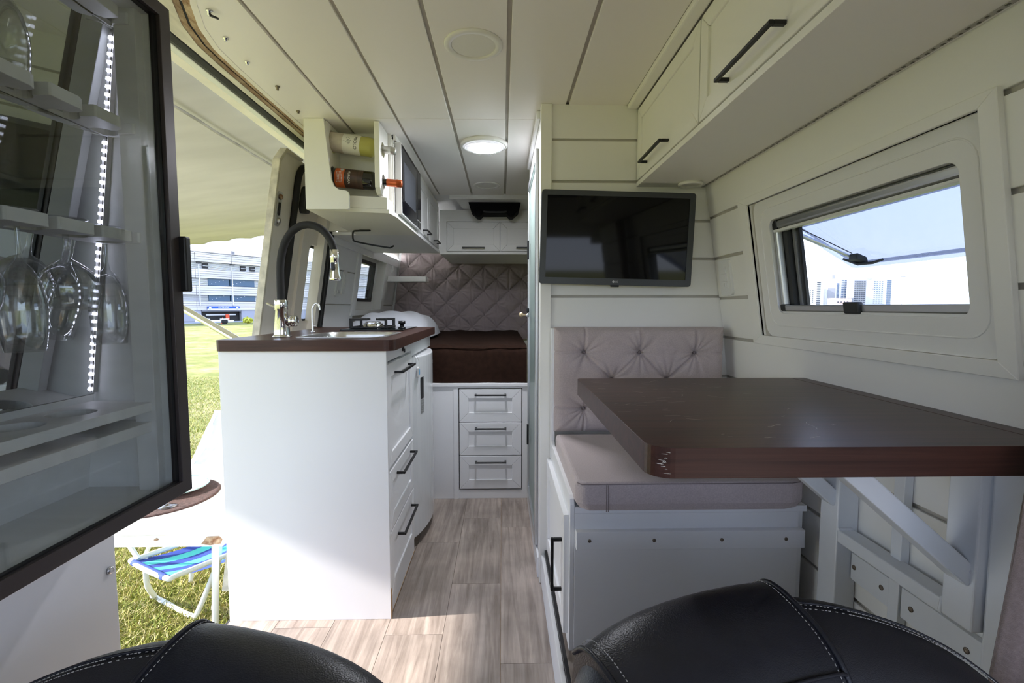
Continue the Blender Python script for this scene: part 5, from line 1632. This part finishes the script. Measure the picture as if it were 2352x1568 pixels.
tag(obj('placemat', MB().lathe([(0, 0.0035)] + [(0.012 * k, 0.0035 + 0.0012 * (k % 2)) for k in range(1, 20)] + [(0.235, 0.0), (0, 0.0)], (-1.52, 2.10, 0.2005), 'Z', 48), 'placemat'), 'round dark brown woven placemat on the picnic table', 'placemat')
pl = thing('dinner_plate', 'white dinner plate with teal rim on the woven placemat', 'plate', (-1.50, 2.18, 0.205))
obj('dish', MB().lathe([(0, 0.005), (0.085, 0.006), (0.095, 0.010), (0.132, 0.017), (0.132, 0.014), (0.09, 0.004), (0.07, 0.0), (0, 0.0)], (-1.50, 2.18, 0.2055), 'Z', 48), 'plate_white', pl)
obj('rim_line', MB().lathe([(0.128, 0.0168), (0.134, 0.0185), (0.1345, 0.0165), (0.131, 0.0145)], (-1.50, 2.18, 0.2055), 'Z', 48, True), 'teal_rim', pl)
gp = [(0.0, 0.0), (0.034, 0.0), (0.034, 0.0015), (0.006, 0.008), (0.004, 0.02), (0.004, 0.07), (0.008, 0.085), (0.03, 0.11), (0.038, 0.14), (0.034, 0.19), (0.0332, 0.19), (0.037, 0.14), (0.029, 0.112), (0.0, 0.09)]
tag(obj('wine_glass', MB().lathe(gp, (-1.405, 1.985, 0.2065), 'Z', 32), 'stemware'), 'clear stemmed wine glass standing on the placemat', 'wine glass')
pp = thing('potted_plant', 'small yellow-leaved plant in a brown pot at the picnic table edge', 'plant', (-1.19, 2.22, 0.2))
obj('pot', MB().lathe([(0, 0), (0.035, 0), (0.045, 0.075), (0.049, 0.078), (0.049, 0.088), (0.042, 0.088), (0.038, 0.07), (0, 0.07)], (-1.19, 2.22, 0.2005), 'Z', 24), 'edge_raw', pp)
lf = MB()
for k in range(60):
    a, r_, h_ = random.uniform(0, 6.28), random.uniform(0.01, 0.075), random.uniform(0.06, 0.15)
    c = Vector((-1.19 + r_ * math.cos(a), 2.22 + r_ * math.sin(a), 0.2 + h_))
    u = Vector((math.cos(a), math.sin(a), random.uniform(-0.5, 0.6))).normalized() * 0.018
    w = Vector((-math.sin(a), math.cos(a), 0)) * 0.008
    lf.add([c - u, c + w, c + u, c - w], [(0, 1, 2, 3)])
q = obj('leaves', lf, 'yellow_leaf', pp)
q['kind'] = 'stuff'

def quad_stripes(P, cols, parent, nm, nv=16, sag=0.0):
    """cloth seat between four corners FL, FR, BR, BL; stripes run front to back"""
    FL, FR, BR, BL = [Vector(p) for p in P]
    k = len(cols)
    for i, c in enumerate(cols):
        def fn(u, v):
            s_ = (i + u) / k
            a = FL.lerp(FR, s_)
            b = BL.lerp(BR, s_)
            p = a.lerp(b, v)
            p.z -= sag * math.sin(math.pi * v) * (0.6 + 0.4 * math.sin(math.pi * s_)) + 0.0
            return tuple(p)
        obj(nm, MB().grid(fn, 3, nv), c, parent)

bc_ = thing('beach_chair', 'folding beach chair with blue and turquoise striped seat under the picnic table', 'chair', (-1.6, 2.4, GZ))
FL, FR, BR, BL = (-1.82, 2.30, -0.20), (-1.53, 2.14, -0.20), (-1.28, 2.60, -0.235), (-1.57, 2.76, -0.235)
quad_stripes([FL, FR, BR, BL], ['blue_cloth', 'teal_cloth', 'blue_cloth', 'teal_cloth', 'blue_cloth', 'teal_cloth', 'blue_cloth'], bc_, 'seat_stripe', sag=0.05)
def V3(a, b, t_):
    return tuple(Vector(a).lerp(Vector(b), t_))
obj('seat_tube', MB().tube(smoothpts([BL, V3(BL, FL, 0.5), V3(BL, FL, 0.92), V3(FL, FR, 0.06), V3(FL, FR, 0.94), V3(FR, BR, 0.08), V3(FR, BR, 0.5), BR], 4), 0.0125, 10), 'tube_white', bc_)
obj('front_hem', MB().tube([V3(FL, FR, 0.08), V3(FL, FR, 0.92)], 0.0145, 10), 'blue_cloth', bc_)
d1, d2 = (-1.92, 2.56, GZ + 0.012), (-1.60, 2.385, GZ + 0.012)
obj('leg', MB().tube(smoothpts([V3(FL, BL, 0.12), (-1.80, 2.37, -0.36), (-1.865, 2.50, -0.50), d1, V3(d1, d2, 0.3), d2, (-1.545, 2.36, -0.50), V3(FR, BR, 0.45)], 5), 0.0125, 10), 'tube_white', bc_)
obj('leg', MB().tube([(-1.45, 2.46, 0.02), (-1.515, 2.44, GZ + 0.01)], 0.0125, 10), 'tube_white', bc_)
obj('leg', MB().tube([(-1.75, 2.72, 0.0), (-1.80, 2.70, GZ + 0.01)], 0.0125, 10), 'tube_white', bc_)
obj('armrest', MB().tube(smoothpts([(-1.98, 2.42, -0.02), (-1.95, 2.36, -0.03), (-1.86, 2.34, -0.13), (-1.78, 2.30, -0.19)], 4), 0.011, 10), 'tube_white', bc_)
obj('armrest', MB().tube(smoothpts([(-1.45, 2.46, 0.0), (-1.52, 2.50, 0.02), (-1.68, 2.66, 0.02), (-1.75, 2.72, 0.0)], 4), 0.011, 10), 'tube_white', bc_)
quad_stripes([(-1.57, 2.78, -0.20), (-1.28, 2.62, -0.20), (-1.20, 2.78, 0.10), (-1.49, 2.94, 0.10)], ['blue_cloth', 'teal_cloth', 'blue_cloth', 'teal_cloth', 'blue_cloth', 'teal_cloth', 'blue_cloth'], bc_, 'back_stripe', sag=0.0)

fc = thing('floral_chair', 'white folding chair with pale blue floral back behind the picnic table', 'chair', (-1.95, 3.45, GZ))
A, B_, C_, D_ = (-2.23, 3.34, -0.16), (-1.72, 3.34, -0.16), (-1.70, 3.62, 0.25), (-2.16, 3.62, 0.25)
def bkf(u, v):
    a = Vector(A).lerp(Vector(B_), u)
    b = Vector(D_).lerp(Vector(C_), u)
    p = a.lerp(b, v)
    p.y += 0.03 * math.sin(math.pi * v)
    return tuple(p)
obj('back_cloth', MB().grid(bkf, 12, 14), 'white_cloth', fc)
obj('back_tube', MB().tube(smoothpts([(-2.235, 3.26, -0.24), A, V3(A, D_, 0.9), V3(D_, C_, 0.08), V3(D_, C_, 0.92), V3(B_, C_, 0.9), B_, (-1.715, 3.26, -0.24)], 4), 0.0125, 10), 'tube_white', fc)
obj('top_band', MB().tube([V3(D_, C_, 0.12), V3(D_, C_, 0.9)], 0.0155, 10), 'blue_cloth', fc)
quad_stripes([(-2.23, 2.99, -0.20), (-1.72, 2.99, -0.20), (-1.72, 3.31, -0.23), (-2.23, 3.31, -0.23)], ['white_cloth', 'white_cloth', 'white_cloth'], fc, 'seat_cloth', sag=0.04)
for x in (-2.27, -1.68):
    obj('leg', MB().tube([(x, 2.99, -0.05), (x, 3.46, GZ + 0.01)], 0.0125, 10), 'tube_white', fc)
    obj('leg', MB().tube([(x, 3.41, -0.12), (x, 2.98, GZ + 0.01)], 0.0125, 10), 'tube_white', fc)
    obj('armrest', B(x - 0.02, x + 0.02, 2.98, 3.36, -0.045, -0.02), 'plastic_white', fc, bevel=0.006)

# parking building
PA, PD = Vector((-34.2, 50.0, 0)), Vector((0.515, 0.857, 0))
PN = Vector((0.857, -0.515, 0))
def FM(off):
    def f(u, v, w):
        p = PA + PD * u + PN * (off + w)
        return (p.x, p.y, v)
    return f
def fbox(u0, u1, z0, z1, o0, o1):
    M = FM(0)
    q = [(u0, z0), (u1, z0), (u1, z1), (u0, z1)]
    return MB().hexa([M(u, v, o0) for u, v in q] + [M(u, v, o1) for u, v in q])
pk = thing('parking_building', 'long grey concrete parking building with white louvre bands beyond the lawn', 'building', tuple(PA + PD * 5 + Vector((0, 0, GZ))))
obj('core', fbox(-14, 45, GZ, 6.9, -12, -0.6), 'bldg_dark', pk)
obj('roof', fbox(-14, 45, 6.9, 7.04, -12, 0.0), 'concrete', pk)
for z0, z1 in ((5.95, 7.04), (4.2, 5.17), (2.37, 3.4), (0.72, 1.68)):
    n = 4
    for k in range(n):
        a = z0 + (z1 - z0) * k / n
        b = z0 + (z1 - z0) * (k + 1) / n - 0.03
        for u0, u1 in ((-14, 2.7), (2.75, 6.6), (6.65, 14), (14.05, 28), (28.05, 45)):
            obj('concrete_panel', fbox(u0, u1, a, b, -0.5, 0.0), 'concrete', pk)
def louvres(u0, u1, z0, z1, k=7):
    for i in range(k):
        a = z0 + (z1 - z0) * i / k
        obj('louvre', fbox(u0, u1, a + 0.015, a + (z1 - z0) / k - 0.03, -0.42, -0.28), 'louver', pk)
louvres(-14, 45, 5.19, 5.93)
louvres(-14, 4.1, 3.42, 4.18)
louvres(-14, 4.1, 1.70, 2.35)
louvres(9.4, 45, 3.42, 4.18)
louvres(9.4, 45, 1.70, 2.35)
for z0, z1 in ((3.42, 4.18), (1.70, 2.35)):
    for u0, u1 in ((4.12, 6.4), (6.5, 9.38)):
        obj('glazing', fbox(u0, u1, z0, z1, -0.35, -0.2), 'bldg_glass', pk)
        for i in range(4):
            u = u0 + 0.3 + i * 0.42
            obj('lamp', fbox(u, u + 0.08, z0 + 0.18 + 0.13 * i, z0 + 0.22 + 0.13 * i, -0.2, -0.18), 'sign_white', pk)
for u in (3.85, 8.05, 9.2):
    f_ = obj('window', fbox(u - 0.30, u + 0.30, 5.25, 5.80, -0.28, -0.15), 'bldg_dark', pk)
    obj('window_bar', fbox(u - 0.27, u + 0.27, 5.50, 5.54, -0.15, -0.13), 'louver', f_)
obj('ground_wall', fbox(-14, 3.2, GZ, 0.70, -0.5, -0.1), 'tower_grey', pk)
obj('ground_wall', fbox(7.6, 45, GZ, 0.70, -0.5, -0.1), 'tower_grey', pk)
obj('lintel', fbox(3.2, 7.6, 0.55, 0.72, -0.5, 0.05), 'concrete_dark', pk)
sg = obj('sign', fbox(3.75, 7.3, 0.80, 1.12, 0.02, 0.12), 'sign_blue', pk)
obj('sign_base', fbox(3.75, 7.3, 0.72, 0.86, 0.03, 0.13), 'sign_white', sg)
fmm = FM(0.13)
obj('lettering', remap(text_mesh('ENTRADA', 0.26, 0.005), lambda a, b, c: fmm(5.5 + a, b + 1.0, c)), 'sign_white', sg)
for u in (4.0, 7.0):
    p = PA + PD * u + PN * 0.14
    obj('sign_disc', MB().lathe([(0, 0), (0.14, 0), (0.14, 0.02), (0, 0.02)], (p.x, p.y, 0.92), PN, 20), 'sign_white', sg)
for u in (3.05, 6.62):
    p = PA + PD * u + PN * 0.06
    obj('drain_pipe', MB().tube([(p.x, p.y, 1.2), (p.x, p.y, 5.6)], 0.05, 8), 'louver', pk)
    obj('wall_lamp', fbox(u - 0.25, u + 0.25, 5.75, 5.85, 0.0, 0.2), 'dark_grey_plastic', pk)
obj('roof_box', fbox(7.0, 7.4, 7.04, 7.45, -1.0, -0.6), 'concrete_dark', pk)
# what stands in the entrance
obj('interior_stripe', fbox(3.9, 7.2, 0.1, 0.25, -0.58, -0.55), 'sign_white', pk)
obj('red_panel', fbox(5.75, 6.15, -0.45, 0.22, -0.1, 0.0), 'cone_orange', pk)
road = struct('road', fbox(-30, 60, GZ, GZ + 0.01, 0.3, 5.0), 'asphalt', 'narrow grey road before the parking building', 'road')

tr = thing('trailer', 'low white flatbed trailer parked before the parking building', 'trailer', (-26.6, 45, GZ))
ax_ = Vector((0.9, 0.43, 0)).normalized()
def TP(s_, t_, z):
    return (-26.6 + ax_.x * s_ - ax_.y * t_, 45 + ax_.y * s_ + ax_.x * t_, z)
def tbox(s0, s1, t0, t1, z0, z1):
    q = [(s0, t0), (s1, t0), (s1, t1), (s0, t1)]
    return MB().hexa([TP(a, b, z0) for a, b in q] + [TP(a, b, z1) for a, b in q])
obj('deck', tbox(-1.5, 1.5, -0.6, 0.6, -0.30, -0.18), 'table_white', tr)
obj('headboard', tbox(-1.5, -1.4, -0.6, 0.6, -0.18, 0.25), 'table_white', tr)
obj('drawbar', tbox(-2.6, -1.5, -0.05, 0.05, -0.32, -0.26), 'concrete_dark', tr)
for s_ in (-0.7, 0.8):
    obj('wheel', MB().lathe([(0, 0), (0.25, 0), (0.27, 0.04), (0.27, 0.14), (0.25, 0.18), (0, 0.18)], TP(s_, -0.65, GZ + 0.27), (-ax_.y, ax_.x, 0), 20), 'tyre', tr)
    obj('mudguard', tbox(s_ - 0.36, s_ + 0.36, -0.68, -0.45, -0.10, -0.02), 'table_white', tr)
tag(obj('traffic_cone', MB().lathe([(0, 0), (0.2, 0), (0.2, 0.03), (0.13, 0.04), (0.03, 0.6), (0, 0.6)], (-26.6, 46.2, GZ), 'Z', 16), 'cone_orange'), 'orange traffic cone standing by the trailer', 'cone')

def shrub(name, label, x, y, rx_, rz, m, cat, n=380):
    t_ = thing(name, label, cat, (x, y, GZ))
    mb = MB()
    for k in range(n):
        v = Vector((random.gauss(0, 1), random.gauss(0, 1), random.gauss(0, 1))).normalized() * random.uniform(0.55, 1.0)
        c = Vector((x + v.x * rx_, y + v.y * rx_, GZ + rz * 0.95 + v.z * rz * 0.95))
        a = Vector((random.gauss(0, 1), random.gauss(0, 1), random.gauss(0, 1))).normalized() * 0.13
        b = a.cross(Vector((random.gauss(0, 1), random.gauss(0, 1), random.gauss(0, 1)))).normalized() * 0.07
        mb.add([c - a, c + b, c + a, c - b], [(0, 1, 2, 3)])
    q = obj('foliage', mb, m, t_)
    q['kind'] = 'stuff'
    obj('stem', MB().tube([(x, y, GZ), (x, y, GZ + rz)], 0.04, 6), 'edge_raw', t_)
shrub('bush', 'round green bush on the lawn edge beside the cabinet door', -30.0, 44.5, 0.75, 0.62, 'leaf_green', 'bush')
shrub('shrub', 'yellow flowering shrub by the parking entrance', -24.4, 46.5, 0.45, 0.34, 'yellow_leaf', 'shrub', 200)

# town beyond the dinette window
def tower(name, label, px0, px1, Y, ztop, m, wins, wm='tower_window', extra=None):
    k = 1 / 1100.0
    x0, x1 = (px0 - 1153) * k * Y, (px1 - 1153) * k * Y
    t_ = thing(name, label, 'building', ((x0 + x1) / 2, Y, GZ), 'tower blocks of the town')
    dp = (x1 - x0) * 0.8
    obj('body', B(x0, x1, Y, Y + dp, GZ, ztop), m, t_)
    for (u0, u1, z0, z1, nu, nz, fu, fz) in wins:
        mb = MB()
        for i in range(nu):
            for j in range(nz):
                a = x0 + (x1 - x0) * (u0 + (u1 - u0) * i / nu)
                w_ = (x1 - x0) * (u1 - u0) / nu * fu
                b = z0 + (z1 - z0) * j / nz
                h_ = (z1 - z0) / nz * fz
                mb.box(a, a + w_, Y - 0.4, Y + 0.1, b, b + h_)
        q = obj('windows', mb, wm, t_)
        q['kind'] = 'stuff'
    for (u0, u1, z0, z1, mm) in (extra or []):
        obj('roof_block' if z0 >= ztop - 0.1 else 'facade_panel', B(x0 + (x1 - x0) * u0, x0 + (x1 - x0) * u1, Y - 0.6, Y + dp * 0.5, z0, z1), mm, t_)
    return t_
Yd = 700
tower('tower_block', 'broad pale apartment block at the dark window post', 1818, 1898, Yd, 41, 'tower_white', [(0.80, 0.95, 5, 39, 1, 13, 0.7, 0.5), (0.45, 0.75, 8, 28, 4, 7, 0.3, 0.3)], extra=[(0.15, 0.40, 3, 24, 'tower_grey'), (0.30, 0.42, 41, 46, 'tower_grey')])
tower('tower_block', 'slim white tower with stacked balconies, second from the dark window post', 1903, 1955, Yd + 30, 45, 'tower_white', [(0.70, 0.98, 6, 44, 2, 14, 0.75, 0.5), (0.50, 0.62, 6, 38, 1, 14, 0.8, 0.85)], wm='tower_glass', extra=[(0.08, 0.42, 3, 30, 'tower_grey'), (0.25, 0.4, 45, 50, 'tower_grey')])
tower('tower_block', 'block gridded with dark windows, third from the dark window post', 1969, 1998, Yd + 10, 42, 'tower_grey', [(0.05, 0.98, 4, 41, 5, 12, 0.7, 0.55)])
tower('tower_block', 'tallest tower with pinkish stair core beside the glass corner', 1998, 2058, Yd + 60, 46, 'tower_white', [(0.30, 0.70, 4, 44, 4, 13, 0.55, 0.4), (0.80, 0.99, 4, 45, 2, 14, 0.85, 0.8)], wm='tower_glass', extra=[(0.0, 0.22, 46, 54, 'tower_white'), (0.22, 0.28, 30, 54, 'tower_pink')])
tower('low_building', 'low pinkish building between the towers', 1928, 1965, Yd - 60, 13, 'tower_pink', [(0.1, 0.9, 3, 11, 4, 2, 0.4, 0.4)])
for i, (px, py) in enumerate([(2083, 636), (2180, 660)]):
    Yp = 150 if i == 0 else 240
    x = (px - 1153) / 1100 * Yp
    zt = 1.04 + (705 - py) / 1100 * Yp
    t_ = thing('street_lamp', ['tall lamp mast standing alone beside the towers', 'thin distant lamp mast near the open pane edge'][i], 'street lamp', (x, Yp, GZ))
    obj('mast', MB().tube([(x, Yp, GZ), (x, Yp, zt)], [0.16, 0.09], 8), 'tower_grey', t_)
    obj('lamp_head', B(x - 0.8, x + 0.8, Yp - 0.2, Yp + 0.2, zt, zt + 0.25), 'tower_grey', t_)
